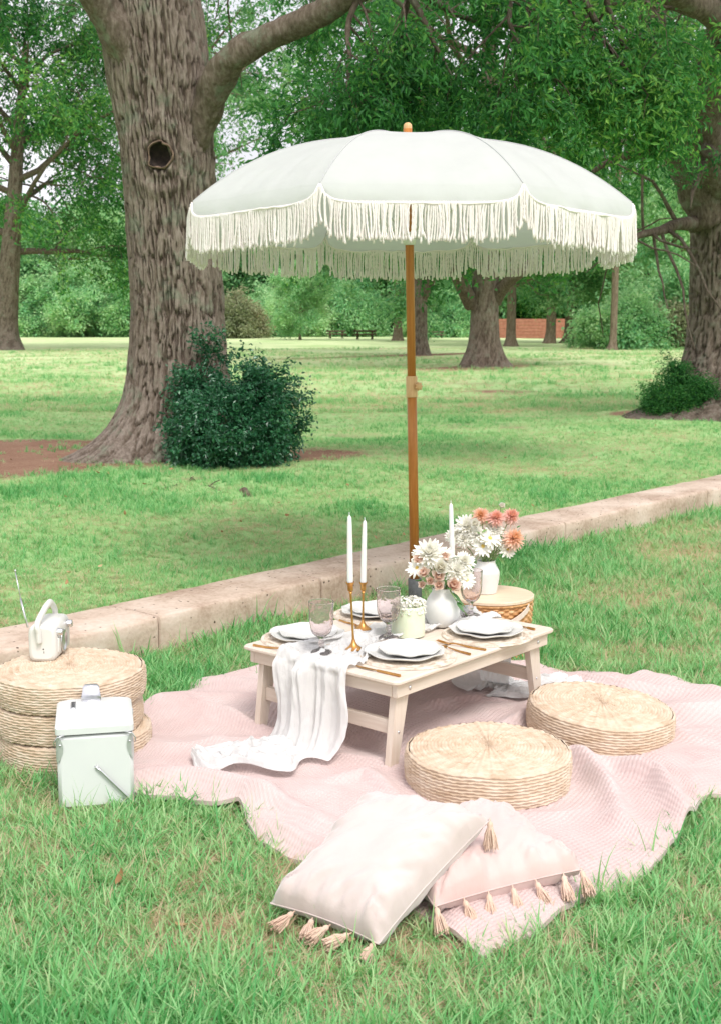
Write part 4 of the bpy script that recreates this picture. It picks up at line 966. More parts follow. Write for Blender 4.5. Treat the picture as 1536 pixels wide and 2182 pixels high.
for a, z, lab in (((685, 1390), TZ + .012, 'pink pressed-glass goblet standing on the runner at the table end'), ((827, 1358), TZ + .012, 'pink pressed-glass goblet in front of the cake'), ((1002, 1312), TZ + .012, 'pink pressed-glass goblet right of the flower vase')):
    p = P(*a, z); tag(part('goblet', GOB, None, None, None, (p[0], p[1], z), (0, 0, p[0] * 30)), lab, 'goblet', 'pink goblets')

def candle(base, top_cup, tip, lab1, lab2):
    base, top_cup, tip = map(np.array, (base, top_cup, tip)); d = unit(top_cup - base); R = Vector(d).to_track_quat('Z', 'Y').to_matrix(); Ls = np.linalg.norm(top_cup - base)
    st = thing('candlestick', lab1, 'candlestick', base, rot=R.to_euler())
    f = Ls / .2
    g = G(); g.lathe([(.0005, .0), (.026, .0), (.0265, .003), (.022, .006), (.013, .013), (.0075, .022), (.0045, .032)], 36); part('foot', g, BRASS, st)
    g = G(); g.lathe([(.0043, .031), (.0034, .05), (.0032, Ls * .6), (.0036, Ls - .036), (.0062, Ls - .033), (.004, Ls - .030)], 20); part('stem', g, BRASS, st)
    g = G(); g.lathe([(.004, Ls - .031), (.0085, Ls - .026), (.0085, Ls - .010), (.0125, Ls - .004), (.0132, Ls), (.0118, Ls), (.0095, Ls - .006), (.0005, Ls - .008)], 28); part('cup', g, BRASS, st)
    d2 = unit(tip - top_cup); Lc = np.linalg.norm(tip - top_cup); b2 = top_cup - d * .007
    c = thing('taper_candle', lab2, 'candle', b2, rot=Vector(d2).to_track_quat('Z', 'Y').to_matrix().to_euler())
    g = G(); g.lathe([(.0005, 0), (.0090, 0), (.0092, .01), (.0086, Lc * .4), (.0072, Lc * .85), (.006, Lc * .965), (.0035, Lc * .99), (.0005, Lc)], 24); part('wax', g, WAX, c)
    g = G(); g.tube([(0, 0, Lc - .003), (.0006, 0, Lc + .004), (.0002, .0004, Lc + .009)], [.0012, .0013, .0012], 6); part('wick', g, WAX, c)
bA = P(754, 1384, TZ + .008); bB = P(773, 1341, TZ + .010); bC = Yp(965, 1306, 4.17); bC[2] = TZ + .002
candle(bA, Yp(746, 1240, bA[1] + .005), Yp(744.5, 1093, bA[1] + .015), 'tall slender brass candlestick nearest the runner end of the table', 'white taper candle in the tallest brass candlestick')
candle(bB, Yp(774, 1240, bB[1]), Yp(777, 1104, bB[1] + .005), 'shorter brass candlestick behind the tall one', 'white taper candle in the shorter brass candlestick')
candle(bC, Yp(963, 1182, bC[1]), Yp(960, 1068, bC[1] + .005), 'brass candlestick hidden behind the flower vase', 'white taper candle rising between the two bouquets')
# ------------------------------------------------------------------ flowers
def petal_ring(g, n, L, wd, el, r0=.0, z0=0., curl=.3, cup=.25, tint=.6, rng=None, seg=4):
    for k in range(n):
        az = (k + rng.random() * .5) / n * 2 * PI; l = L * (.85 + .3 * rng.random()); e = el + rng.normal() * .08
        t = np.linspace(0, 1, seg + 1); ang = e + curl * (t - .3); rr = r0 + np.concatenate([[0], np.cumsum(np.cos(ang[:-1]) * l / seg)]); zz = z0 + np.concatenate([[0], np.cumsum(np.sin(ang[:-1]) * l / seg)])
        w_ = wd * np.array([.45, .85, 1.0, .85, .25])[:seg + 1] * .5
        ca, sa = math.cos(az), math.sin(az); c = np.stack([rr * ca, rr * sa, zz], -1); sd_ = np.array([-sa, ca, 0]); up = np.stack([-np.sin(ang) * ca, -np.sin(ang) * sa, np.cos(ang)], -1)
        V = np.stack([c - sd_ * w_[:, None] + up * (w_ * cup)[:, None], c, c + sd_ * w_[:, None] + up * (w_ * cup)[:, None]], 1)
        g.grid(V, tint=np.repeat(np.clip(tint + rng.normal() * .1 + .25 * (t - .5), 0, 1), 3))
def mum(R, seed, layers=6, tint=.7):
    rng = np.random.default_rng(seed); g = G()
    for k in range(layers):
        f = k / (layers - 1); petal_ring(g, int(lerp(22, 7, f)), R * lerp(1.0, .5, f), R * lerp(.26, .22, f), lerp(-.15, 1.35, f), R * .04, R * .1 * f, lerp(.2, .7, f), .4, tint, rng)
    return g
def daisy(R, seed):
    rng = np.random.default_rng(seed); g = G(); petal_ring(g, 15, R, R * .32, .12, R * .12, 0, -.15, .2, .75, rng); petal_ring(g, 12, R * .85, R * .3, .35, R * .12, .001, -.1, .2, .7, rng); return g
def dahlia(R, seed):
    rng = np.random.default_rng(seed); g = G()
    for k in range(9):
        f = k / 8; petal_ring(g, int(lerp(20, 8, f)), R * lerp(.98, .62, f), R * .2, lerp(-.75, 1.45, f), R * .03, R * .12 * f, .25, .7, lerp(.85, .15, f), rng)
    return g
def rosebud(R, seed):
    rng = np.random.default_rng(seed); g = G()
    for k in range(4): petal_ring(g, 5, R * 1.3, R * 1.1, lerp(.55, 1.35, k / 3), R * .1, 0, .75, .5, lerp(.7, .3, k / 3), rng)
    return g
def facing(d): return Vector(d).to_track_quat('Z', 'Y').to_euler()
def bouquet(label, neck, items, leaves, seed, stemsN=0):
    """items: (kind, px, py, radius_px, depth offset)"""
    rng = np.random.default_rng(seed); neck = np.array(neck); b = thing('bouquet', label, 'flowers', neck)
    sc = neck[1] / FPX
    def stem(p, r=.0016):
        p = np.array(p); a = rng.normal(size=2) * .012; base = np.array([a[0], a[1], -.05]); mid = lerp(base, p, .55) + np.array([p[0] * -.12, p[1] * -.12, .01]); q, rr = resample(np.array([base, lerp(base, mid, .6), mid, p]), np.array([r, r, r, r]), 10); g = G(); g.tube(q, rr, 5, False); return part('stem', g, STEM, b, True)
    for i, (kind, px, py, rpx, dy) in enumerate(items):
        c = Yp(px, py, neck[1] + dy) - neck; R = rpx * sc * {'dahlia': 1.32, 'coral': 1.32, 'bud': 1.25}.get(kind, 1.15); d = unit(unit(c) * .55 + np.array([0, -.75, .30]) + rng.normal(size=3) * .12)
        mk, mat_, nm = {'mum': (mum, PETAL, 'chrysanthemum'), 'daisy': (daisy, PETAL, 'daisy'), 'dahlia': (dahlia, DAHLIA, 'dahlia'), 'coral': (dahlia, CORAL, 'dahlia'), 'bud': (rosebud, BLUSH, 'rosebud'), 'cream': (rosebud, PETAL, 'rosebud')}[kind]
        f = part(nm, mk(R, seed * 31 + i), mat_, b, False, c, facing(d))
        if kind in ('daisy',):
            g = G(); g.lathe([(.0002, R * .16), (R * .12, R * .13), (R * .2, R * .04), (R * .2, -.001)], 16); part('disc', g, YELLOW, f)
        if kind == 'bud':
            g = G(); g.lathe([(R * .1, -R * .35), (R * .38, -R * .1), (R * .42, R * .2)], 10); part('sepals', g, STEM, f)
        stem(c - d * R * .2, .0018 if kind != 'bud' else .0012)
    for i, (px, py, L, az, el, dy) in enumerate(leaves):
        c = Yp(px, py, neck[1] + dy) - neck; g = G(); t = np.linspace(0, 1, 7); wv = .36 * L * np.sin(PI * t ** .8) ** .8 * .5
        V = np.stack([np.stack([L * t, -wv, .25 * wv - .25 * L * t * t], -1), np.stack([L * t, 0 * t, -.25 * L * t * t], -1), np.stack([L * t, wv, .25 * wv - .25 * L * t * t], -1)], 1)
        g.grid(V, tint=rng.random()); part('leaf', g, LEAFY, b, True, c, (rng.normal() * .3, -el, az))
    for k in range(stemsN):
        a = rng.random() * 6.28; r = .03 + .03 * rng.random(); stem((r * math.cos(a), r * math.sin(a), .05 + .02 * rng.random()), .0015)
    return b
def vase_mesh(prof, n=56, wobble=.004, seed=1):
    p = np.array(prof); q, _ = resample(np.column_stack([p, 0 * p[:, 0]]), 0 * p[:, 0], 60); q[:, 0] = q[:, 0].clip(.0005, None)
    g = G(); g.lathe(q[:, :2], n, wob=lambda r, z, th: (r * (1 + wobble * np.cos(3 * th + z * 40)), z)); return g
# --- vase on the table
vp = P(942, 1332, TZ + .004)
v1 = part('round_vase', vase_mesh([(.0005, .002), (.034, .0), (.044, .006), (.054, .03), (.0575, .055), (.054, .08), (.044, .1), (.036, .112), (.035, .122), (.0365, .126), (.034, .127), (.031, .12), (.032, .11), (.038, .095), (.0005, .06)]), CERAM, None, True, (vp[0], vp[1], TZ + .004))
tag(v1, 'rounded matt white vase of mixed flowers on the low table', 'vase')
nk = (vp[0], vp[1], TZ + .004 + .122)
bouquet('white chrysanthemums, daisies and blush rosebuds in the vase on the low table', nk,
        [('mum', 915, 1180, 33, -.01), ('mum', 944, 1184, 22, .03), ('daisy', 888, 1210, 19, -.02), ('cream', 938, 1212, 14, -.045), ('mum', 988, 1197, 21, -.01), ('mum', 972, 1216, 24, -.025), ('daisy', 994, 1236, 17, -.02), ('mum', 955, 1200, 16, -.01),
         ('bud', 893, 1194, 9, -.02), ('bud', 905, 1222, 10, -.035), ('bud', 917, 1239, 8, -.04), ('bud', 934, 1230, 11, -.045), ('bud', 935, 1248, 9, -.05), ('bud', 963, 1249, 13, -.04), ('bud', 946, 1188, 8, -.01), ('bud', 900, 1246, 7, -.03)],
        [(960, 1192, .035, .3, .4, -.03), (945, 1200, .03, 2.6, .3, -.02), (905, 1240, .035, 3.0, .3, -.03), (940, 1245, .04, .2, .2, -.03), (900, 1205, .03, 2.5, .5, -.02), (960, 1262, .055, -.3, -.6, -.045), (925, 1250, .035, 3.6, -.1, -.04), (952, 1252, .03, -1.2, .1, -.05)], 7, 12)
# a loose cut stem leaning from the vase to the tabletop
lo = thing('cut_stem', 'single loose flower stem with two leaves leaning from the vase onto the table', 'stem', P(998, 1318, TZ))
z0 = np.array(lo.location); pts = [Yp(958, 1258, vp[1] - .05) - z0, Yp(975, 1285, vp[1] - .055) - z0, Yp(997, 1317, P(998, 1318, TZ)[1]) - z0 + np.array([0, 0, .003])]
q, r = resample(np.array(pts), np.array([.0022, .002, .0022]), 12); g = G(); g.tube(q, r, 6); part('stalk', g, STEM, lo, True)
for k, (t, az, L) in enumerate(((4, .1, .05), (5, -1.0, .04))):
    g = G(); tt = np.linspace(0, 1, 7); wv = .4 * L * np.sin(PI * tt ** .8) ** .8 * .5
    g.grid(np.stack([np.stack([L * tt, -wv, -.3 * L * tt * tt + .2 * wv], -1), np.stack([L * tt, 0 * tt, -.3 * L * tt * tt], -1), np.stack([L * tt, wv, -.3 * L * tt * tt + .2 * wv], -1)], 1), tint=.8); part('leaf', g, LEAFY, lo, True, q[t], (.3, .5, az))

# --- basket with wooden lid, and the vase on it
BX, BY = BASKET; BH, BR = .225, .158
bk = thing('picnic_basket', 'round wicker picnic basket with pale wooden lid behind the table', 'basket', (BX, BY, .012))
g = G(); rows = 22; z = np.linspace(0, 1, rows * 5 + 1); nth = 240; th = np.arange(nth) / nth * 2 * PI; k = np.floor(z * rows - 1e-6)
prof = BR * (.86 + .14 * z ** .7); wv = np.abs(np.sin(PI * (z * rows % 1)))[:, None] ** .6 * np.cos(24 * th[None] + PI * (k[:, None] % 2))
r = prof[:, None] + .0045 * wv + .0015 * np.abs(np.sin(PI * (z * rows % 1)))[:, None]
g.grid(np.stack([r * np.cos(th), r * np.sin(th), BH * z[:, None] + 0 * r], -1), True, tint=np.clip(.5 + .5 * vnoise(np.stack([np.cos(th)[None] * 8 + 0 * z[:, None], np.sin(th)[None] * 8 + 0 * z[:, None], k[:, None] * 1.9 + 0 * th[None]], -1), 4), 0, 1))
part('woven_body', g, WICKER, bk, True)
g = G(); g.lathe([(BR * .99, BH - .006), (BR * 1.012, BH - .012), (BR * 1.015, BH - .001), (BR * 1.0, BH + .001)], 80); part('rim_band', g, wood('honey_band', S('c0905c'), S('d6aa78'), (20, 20, 4)), bk, True)
g = G(); g.lathe([(.0005, BH + .002), (BR * 1.01, BH + .002), (BR * 1.03, BH + .004), (BR * 1.03, BH + .013), (BR * 1.015, BH + .0155), (.0005, BH + .0155)], 90); part('lid', g, wood('pale_lid', S('dcc3a6'), S('ecd9c0'), (3, 30, 3), .5, 4), bk)
lidz = .012 + BH + .0155
# bent wooden handle folded down against the near side
g = G(); pts = []
for t in np.linspace(0, 1, 40):
    a = lerp(math.radians(-38), math.radians(-38 - 180), t); dn = math.sin(PI * t); pts.append((BR * 1.045 * math.cos(a), BR * 1.045 * math.sin(a), BH - .012 - .085 * dn ** .8))
pts = np.array(pts); o_ = np.column_stack([pts[:, :2] / np.linalg.norm(pts[:, :2], axis=1, keepdims=True), np.zeros(40)])
V = np.stack([pts + np.array([0, 0, -.011]), pts + o_ * .004 + np.array([0, 0, -.0105]), pts + o_ * .004 + np.array([0, 0, .0105]), pts + np.array([0, 0, .011])], 1); g.grid(V, True); hd = part('handle', g, PINE_Z, bk)
for t in (0, 39):
    b = G(); b.lathe([(.0002, .004), (.003, .0036), (.0045, .001), (.0046, 0)], 12, M=Vector(o_[t]).to_track_quat('Z', 'Y').to_matrix().to_4x4()); part('rivet', b, BRASS, hd, True, pts[t] + o_[t] * .0042)
v2p = P(1034, 1263, lidz)
v2 = part('shouldered_vase', vase_mesh([(.0005, .001), (.036, .0), (.042, .008), (.049, .045), (.0525, .075), (.051, .088), (.042, .104), (.036, .116), (.0345, .124), (.036, .1265), (.033, .127), (.030, .12), (.034, .106), (.0005, .07)]), CERAM, None, True, (v2p[0], v2p[1], lidz + .0006))
tag(v2, 'shouldered matt white vase of dahlias standing on the basket lid', 'vase')
nk2 = (v2p[0], v2p[1], lidz + .122)
bouquet('peach dahlias and white chrysanthemums in the vase on the basket', nk2,
        [('dahlia', 1024, 1099, 17, .0), ('coral', 1056, 1104, 17, -.02), ('coral', 1088, 1101, 17, .01), ('dahlia', 1093, 1149, 21, -.03), ('mum', 995, 1122, 26, .0), ('mum', 968, 1140, 19, .0), ('mum', 988, 1148, 17, -.02), ('daisy', 1043, 1147, 22, -.04), ('daisy', 1028, 1164, 20, -.04),
         ('mum', 1052, 1128, 19, -.01), ('daisy', 1081, 1171, 17, -.02), ('mum', 1015, 1140, 18, -.03), ('mum', 1066, 1150, 16, -.02), ('cream', 1012, 1118, 9, -.03), ('cream', 1067, 1080, 7, .03)],
        [(1026, 1135, .028, .4, .6, -.05), (1022, 1138, .025, 2.4, .5, -.05), (1066, 1147, .028, 1.2, .7, -.04), (1060, 1185, .045, -.6, -.7, -.02), (1100, 1125, .02, .4, .6, 0), (985, 1170, .03, 3.2, .2, 0)], 8, 16)

# ------------------------------------------------------------------ cake with florets
cp = P(869, 1347, TZ + .012)
ck = thing('cake', 'small round pale green cake topped with tiny white blossoms', 'cake', (cp[0], cp[1], TZ + .012))
g = G(); CR, CH = .053, .088; g.lathe([(CR * .99, -.008), (CR * 1.0, .0), (CR, CH * .3), (CR * .995, CH * .9), (CR * .97, CH * .975), (CR * .92, CH), (.0005, CH * 1.0)], 64, wob=lambda r, z, th: (r * (1 + .006 * np.cos(2 * th + 60 * z)), z)); part('icing', g, ICING, ck, True)
rng = np.random.default_rng(9); g = G(); gs = G()
for k in range(300):
    a = rng.random() * 2 * PI; rr = CR * (.35 + .7 * rng.random() ** .5); x, y = rr * math.cos(a), rr * math.sin(a)
    zz = CH + .004 + .022 * rng.random() * (1.2 - rr / CR * .6); 
    if rr > CR * .93: zz = CH - .022 * rng.random() if y < 0 else zz
    c = np.array([x, y, zz]); f = G(); petal_ring(f, 5, .0052, .0046, .35, .0004, 0, .2, .3, .7, rng, 4); g.merge(f, Matrix.Translation(c) @ Vector((x * 9 + rng.normal() * .4, y * 9 - .3 + rng.normal() * .4, .7)).to_track_quat('Z', 'Y').to_matrix().to_4x4())
    if k % 3 == 0: gs.tube([(x * .6, y * .6, CH), (x * .85, y * .85, (CH + zz) / 2 + .004), c], [.0007, .0006, .0005], 4, False)
tag(part('blossoms', g, PETAL, ck, False), kind='stuff'); part('sprigs', gs, STEM, ck, True)

# ------------------------------------------------------------------ parasol
PB = P(884, 1292); PT = Yp(868, 268, 5.56)
pa = thing('parasol', 'white fringed garden parasol on a wooden pole beside the table', 'parasol', (PB[0], PB[1], 0))
ax = unit(PT - np.array([PB[0], PB[1], 0])); PR = Vector(ax).to_track_quat('Z', 'Y').to_matrix(); 
tiltx = np.array(Matrix.Identity(3))
def pol(z): return ax * (z / ax[2])
g = G(); g.tube([pol(.1), pol(.7), pol(1.02)], .0215, 24); part('lower_pole', g, POLE, pa, True)
g = G(); g.tube([pol(.98), pol(1.5), pol(2.112)], .0188, 24); part('upper_pole', g, POLE, pa, True)
g = G(); g.tube([pol(-.08), pol(.05), pol(.128), pol(.131)], [.03, .031, .031, .029], 24); part('ground_socket', g, STEEL_D, pa)
g = G(); g.tube([pol(.955), pol(.957), pol(1.045), pol(1.05)], [.022, .0255, .0255, .0225], 24); part('clamp_sleeve', g, POLE_L, pa)
kn = pol(1.005) + np.array([.026, -.02, 0]); g = G(); th = np.arange(72) / 72 * 2 * PI
g.lathe([(.0005, .016), (.012, .016), (.016, .013), (.0175, .008), (.016, .003), (.007, 0), (.006, -.014)], 72, M=Vector((.55, -.83, .05)).to_track_quat('Z', 'Y').to_matrix().to_4x4(), wob=lambda r, z, th: (r * (1 + .16 * np.cos(7 * th) * (r > .0115)), z)); part('clamp_knob', g, POLE_L, pa, True, kn)
g = G(); g.lathe([(.014, -.012), (.018, -.004), (.0185, .012), (.017, .022), (.010, .029), (.0005, .031)], 24); part('finial', g, POLE_L, pa, True, pol(2.108))
g = G(); g.lathe([(.021, 0), (.027, .004), (.027, .05), (.021, .056)], 24); part('runner_hub', g, PORC, pa, True, pol(1.62))
CRAD, ZA, ZT = .965, 2.066, 1.742; cc = pol(1.9); ROT0 = math.radians(-90 - 22.5 + 1.0)
def ribz(r): return ZA - (ZA - ZT) * (.06 * r + .94 * r ** 2.7)
def canopy_pt(q, t, k):
    """q 0..1 out along the panel, t 0..1 across panel k"""
    a0 = ROT0 + k * PI / 4; a = a0 + t * PI / 4
    flat = math.cos(PI / 8) / np.cos(a - a0 - PI / 8)
    r = q * CRAD * lerp(1.0, flat, np.clip(q * 1.3, 0, 1) ** .5 * .93)
    z = ribz(q) + .012 * q - .042 * r * np.sin(a) - .028 * np.sin(PI * t) * q ** 1.2 * (1 - q) * 4 * .35
    return np.stack([r * np.cos(a), r * np.sin(a), z], -1)
def skirt_len(t): return .004 + .07 * (1 - np.abs(2 * t - 1) ** 9.0) ** .65
rng = np.random.default_rng(17)
def fringe_for(k):
    g = G(); n = 126; off = cc * np.array([1, 1, 0])
    lean = 0
    for i in range(n):
        t = (i + .5) / n; q = np.array([1.0]); p = canopy_pt(q, np.array([t]), k)[0]; a = ROT0 + k * PI / 4 + t * PI / 4; o_ = np.array([math.cos(a), math.sin(a), 0])
        s0 = float(skirt_len(np.array([t]))[0]); top = p + o_ * (.004 + .032 * s0 / .082) + np.array([0, 0, -s0 + .006]); L = .142 * (1 + .05 * rng.normal())
        if t < .04 or t > .96: L *= .9
        tdir = np.array([-o_[1], o_[0], 0]); lean = .55 * lean + rng.normal() * .028
        sg = 14; u = np.linspace(0, 1, sg); bow = rng.normal() * .006
        q_ = top[None] + np.array([0, 0, -1.0]) * (L * u)[:, None] + tdir * (lean * L * u ** 1.3 * 1.0 + bow * np.sin(PI * u))[:, None] + o_ * (rng.normal() * .006 * u)[:, None]
        ph = rng.random() * 6; rad = .0035 * (1 + .22 * np.sin(u * 44 + ph)); rad[-1] = .0043; rad[-2] = .0042
        g.tube(q_ + off, rad, 5, True)
    return g
for k in range(8):
    nq, nt_ = 26, 41; q = np.linspace(.015, 1, nq)[:, None]; t = np.linspace(0, 1, nt_)[None]
    V = canopy_pt(q, t + 0 * q, k)
    pk = .006 * n2(t * 9 + k * 7 + 0 * q, q * 1.6 + 0 * t, 51, 2) * smooth(.55, 1, q) * np.sin(PI * t) ** .5; V[..., 2] += pk
    nsk = 10; sk = np.linspace(0, 1, nsk + 1)[1:, None]
    a = ROT0 + k * PI / 4 + t * PI / 4; o_ = np.stack([np.cos(a), np.sin(a), 0 * a], -1)
    base = V[-1][None]; s0 = skirt_len(t)
    W = base + o_ * (.032 * np.sin(PI * .5 * sk) * (s0 / .082) + .004 * n2(t * 11 + k * 5 + 0 * sk, sk + 0 * t, 53, 2) * sk)[..., None] + np.stack([0 * (sk + t), 0 * (sk + t), -sk * s0], -1)
    V = np.concatenate([V, W]) + cc * np.array([1, 1, 0]); g = G(); g.grid(V[:, ::-1])
    p_ = part('panel', g, CANVAS, pa, True)
    hem = V[-1] + o_[0] * .003; g = G(); g.tube(hem, .0045, 6, True); part('hem', g, ROPE, p_, True)
    tag(part('fringe', fringe_for(k), ROPE, p_, True), kind='stuff')
    seam = V[:nq, 0] + np.array([0, 0, .0012]); g = G(); g.tube(seam, .0026, 5, False); part('seam', g, CANVAS, p_, True)
    # rib and strut under the seam
    a0 = ROT0 + k * PI / 4; d0 = np.array([math.cos(a0), math.sin(a0), 0]); rr = np.linspace(.02, .985, 14)
    pts = d0[None] * rr[:, None] * CRAD + np.array([0, 0, 1.0]) * (ribz(rr) + .012 * rr - .042 * rr * math.sin(a0) - .010)[:, None] + cc * np.array([1, 1, 0]); g = G(); g.tube(pts, .0045, 6); rb = part('rib', g, PORC, pa, True)
    g = G(); g.tube([pol(1.645) + d0 * .024, pts[7] - np.array([0, 0, .004])], .004, 6); part('strut', g, PORC, rb, True)

# ------------------------------------------------------------------ cooler
co = thing('cool_box', 'mint white retro metal cool box with chrome latch and corner brackets on the grass', 'cool box', (COOL[0], COOL[1], .0), math.radians(12))
HX, HY, CZ = .099, .118, .205
g = G(); g.box((0, 0, .012 + CZ / 2), (HX, HY, CZ / 2), ch=.010); part('body', g, COOLW, co)
# lid: low hipped top
zl = .012 + CZ; g = G(); lay = []
for z, ins in ((zl + .0015, .004), (zl + .003, .0), (zl + .020, .0), (zl + .026, .006), (zl + .037, .034)):
    x, y, r = HX + .003 - ins, HY + .003 - ins, .014; pts = []
    for sx, sy, a0 in ((1, 1, 0), (-1, 1, PI / 2), (-1, -1, PI), (1, -1, 1.5 * PI)):
        for kk in range(6): a = a0 + kk / 5 * PI / 2; pts.append((sx * (x - r) + r * math.cos(a), sy * (y - r) + r * math.sin(a), z))
    lay.append(pts)
lay.append([(p[0] * .02, p[1] * .02, zl + .0385) for p in lay[-1]])
g.grid(np.array(lay), True); lid = part('lid', g, COOLW, co)
g = G(); g.box((0, 0, zl + .0008), (HX - .002, HY - .002, .0012), ch=.0004); part('gasket', g, DARK, co)
for sx in (-1, 1):
    for sy in (-1, 1):
        g = G(); u = np.linspace(0, 1, 12); vv_ = np.linspace(-1, 1, 13); U, VV = np.meshgrid(u, vv_, indexing='ij')
        wdt = .019 * np.sin(PI * np.clip(u * .86 + .14, 0, 1)) ** .8; ang = VV * .78 + PI / 4
        rad = .016; px = HX + .0018 - .0102 + rad * 0; 
        W_ = wdt[:, None] * VV
        X_ = np.where(W_ < 0, HX + .0022 - .0006 * 0, HX + .0022 - np.maximum(W_, 0)); Y__ = np.where(W_ < 0, HY + .0022 - np.maximum(-W_, 0), HY + .0022)
        rc = .012; k1 = np.clip(1 - np.abs(W_) / rc, 0, 1); X_ = X_ - k1 ** 2 * rc * .30; Y__ = Y__ - k1 ** 2 * rc * .30
        Z_ = zl - .004 - .072 * U + .0 * VV
        V = np.stack([sx * X_, sy * Y__, Z_], -1); V = V if sx * sy < 0 else V[:, ::-1]; g.grid(V); cb = part('corner_bracket', g, STEEL_B, co, True)
        b = G(); b.lathe([(.0002, .003), (.0022, .0026), (.0034, .0)], 10, M=Matrix.Rotation(-sy * PI / 2, 4, 'X')); part('rivet', b, STEEL, cb, True, (sx * (HX - .009), sy * (HY + .0024), zl - .024))
        b = G(); b.tube([(sx * (HX - .02), sy * (HY + .006), zl + .004), (sx * (HX - .002), sy * (HY + .0075), zl - .001), (sx * (HX + .0065), sy * (HY + .006), zl - .014), (sx * (HX + .006), sy * (HY - .002), zl - .028)], .0017, 6); part('wire_clip', b, STEEL, cb, True)
# latch on the far edge of the lid
lt = G(); V = []
prof = [(-.052, .0385), (-.050, .041), (-.030, .046), (-.012, .048), (-.006, .066), (.0, .072), (.012, .072), (.016, .060), (.018, .03)]
for y_, z_ in prof:
    wx = .027 if z_ < .05 else .023; V.append([(-wx, y_, z_ - .004), (-wx * .75, y_, z_ + .002), (0, y_, z_ + .003), (wx * .75, y_, z_ + .002), (wx, y_, z_ - .004)])
lt.grid(np.array(V)[:, ::-1]); ltb = part('latch', lt, STEEL, co, True, (-.008, HY - .016, zl - .004))
g = G(); g.box((-.008, HY - .022 - .035, zl + .0385), (.025, .008, .003), ch=.002); part('latch_plate', g, STEEL, co)
g = G(); g.box((-.056, .022, zl + .0385), (.007, .03, .0025), ch=.0015); bd = part('badge', g, STEEL, co)
for k in range(9):
    g = G(); g.box((-.056, .000 + k * .0056 , zl + .0415), (.0042, .0014, .0006), ch=.0002); part('raised_mark', g, STEEL_D, bd)
# bail handle pivoting on the two broad sides
hp = G(); y0 = -HY - .006; hp.tube([(.004, y0 + .005, .125), (.004, y0, .125), (.012, y0 - .002, .119), (HX - .01, y0 - .002, .030), (HX + .008, y0 + .002, .018), (HX + .016, y0 + .02, .014), (HX + .016, -y0 - .02, .014), (HX + .008, -y0, .018), (.012, -y0 + .002, .119), (.004, -y0 - .005, .125)], .0034, 10); part('bail_handle', hp, STEEL, co, True)
for s_ in (-1, 1):
    b = G(); b.lathe([(.0003, .005), (.004, .0045), (.0062, .001), (.0066, -.002)], 16, M=Matrix.Rotation(-s_ * PI / 2, 4, 'X')); part('pivot', b, STEEL, co, True, (.003, s_ * (HY + .001), .125))

# ------------------------------------------------------------------ radio on the stack
rp = P(93, 1411, STZ)
ra = thing('radio', 'small cream retro radio with raised handle and aerial on the cushion stack', 'radio', (rp[0] - .0, rp[1] + .085, STZ), math.radians(-1.5))
RX, RY, RZ = .042, .085, .112
g = G(); lay = []
n_ = 40
for y_, ins in ((-RY, .010), (-RY + .003, .004), (-RY + .009, .0), (RY - .009, .0), (RY - .003, .004), (RY, .010)):
    th = np.linspace(0, 2 * PI, n_, endpoint=False); c_, s__ = np.cos(th), np.sin(th); e_ = .42
    lay.append(np.stack([(RX - ins) * np.sign(c_) * np.abs(c_) ** e_, 0 * c_ + y_, RZ / 2 + (RZ / 2 - ins) * np.sign(s__) * np.abs(s__) ** e_], -1))
V = np.array(lay); g.grid(V, True)
for e in (0, -1): g.add(np.vstack([V[e], V[e].mean(0)]), np.array([[n_, i, (i + 1) % n_] if e else [n_, (i + 1) % n_, i] for i in range(n_)]))
part('case', g, RADW, ra, True)
g = G(); hz = [(-.006, -RY - .006, .062), (-.006, -RY - .008, .09), (-.010, -RY - .006, .118), (-.004, -RY * .35, .150), (-.002, -RY * .05, .157), (-.002, RY * .4, .156), (-.004, RY + .002, .118), (-.006, RY + .006, .062)]
q, r = resample(np.array(hz), np.full(len(hz), .0085), 60); g.tube(q, r, 12, True, sx=1.25); part('carry_handle', g, RADW, ra, True)
g = G(); g.tube([(-RX - .002, -RY + .012, .104), (-RX - .018, -RY + .03, .150), (-RX - .030, -RY + .045, .185)], .0032, 8); g.tube([(-RX - .030, -RY + .045, .185), (-RX - .052, -RY + .075, .262)], .0018, 8); g.lathe([(.0003, .006), (.0028, .005), (.003, .0), (.0003, -.001)], 10, (-RX - .052, -RY + .075, .262)); part('aerial', g, STEEL, ra, True)
for y_, z_, r_ in ((-.055, .086, .011), (.055, .086, .011)):
    g = G(); g.lathe([(.0003, .016), (r_ * .8, .016), (r_, .013), (r_, 0)], 20, M=Matrix.Rotation(PI / 2, 4, 'Y'), wob=lambda r, z, th: (r * (1 + .04 * np.cos(16 * th)), z)); part('dial_knob', g, STEEL, ra, True, (RX - .001, y_, z_))
g = G(); g.lathe([(.030, .001), (.034, .003), (.034, .006), (.031, .007), (.029, .004), (.0005, .004)], 40, M=Matrix.Rotation(PI / 2, 4, 'Y')); part('speaker_ring', g, STEEL, ra, True, (RX - .002, .0, .046))
g = G(); g.box((RX + .001, -.052, .046), (.003, .010, .022), ch=.002); part('tuning_window', g, RADW, ra)
g = G(); g.lathe([(.0003, .0006), (.0022, .0006), (.0022, -.002)], 12, M=Matrix.Rotation(PI / 2, 4, 'X')); part('jack', g, DARK, ra, True, (.004, -RY - .0002, .040))
g = G(); g.box((.0055, -RY - .0002, .030), (.0009, .0006, .0032), ch=.0003); part('port', g, DARK, ra)

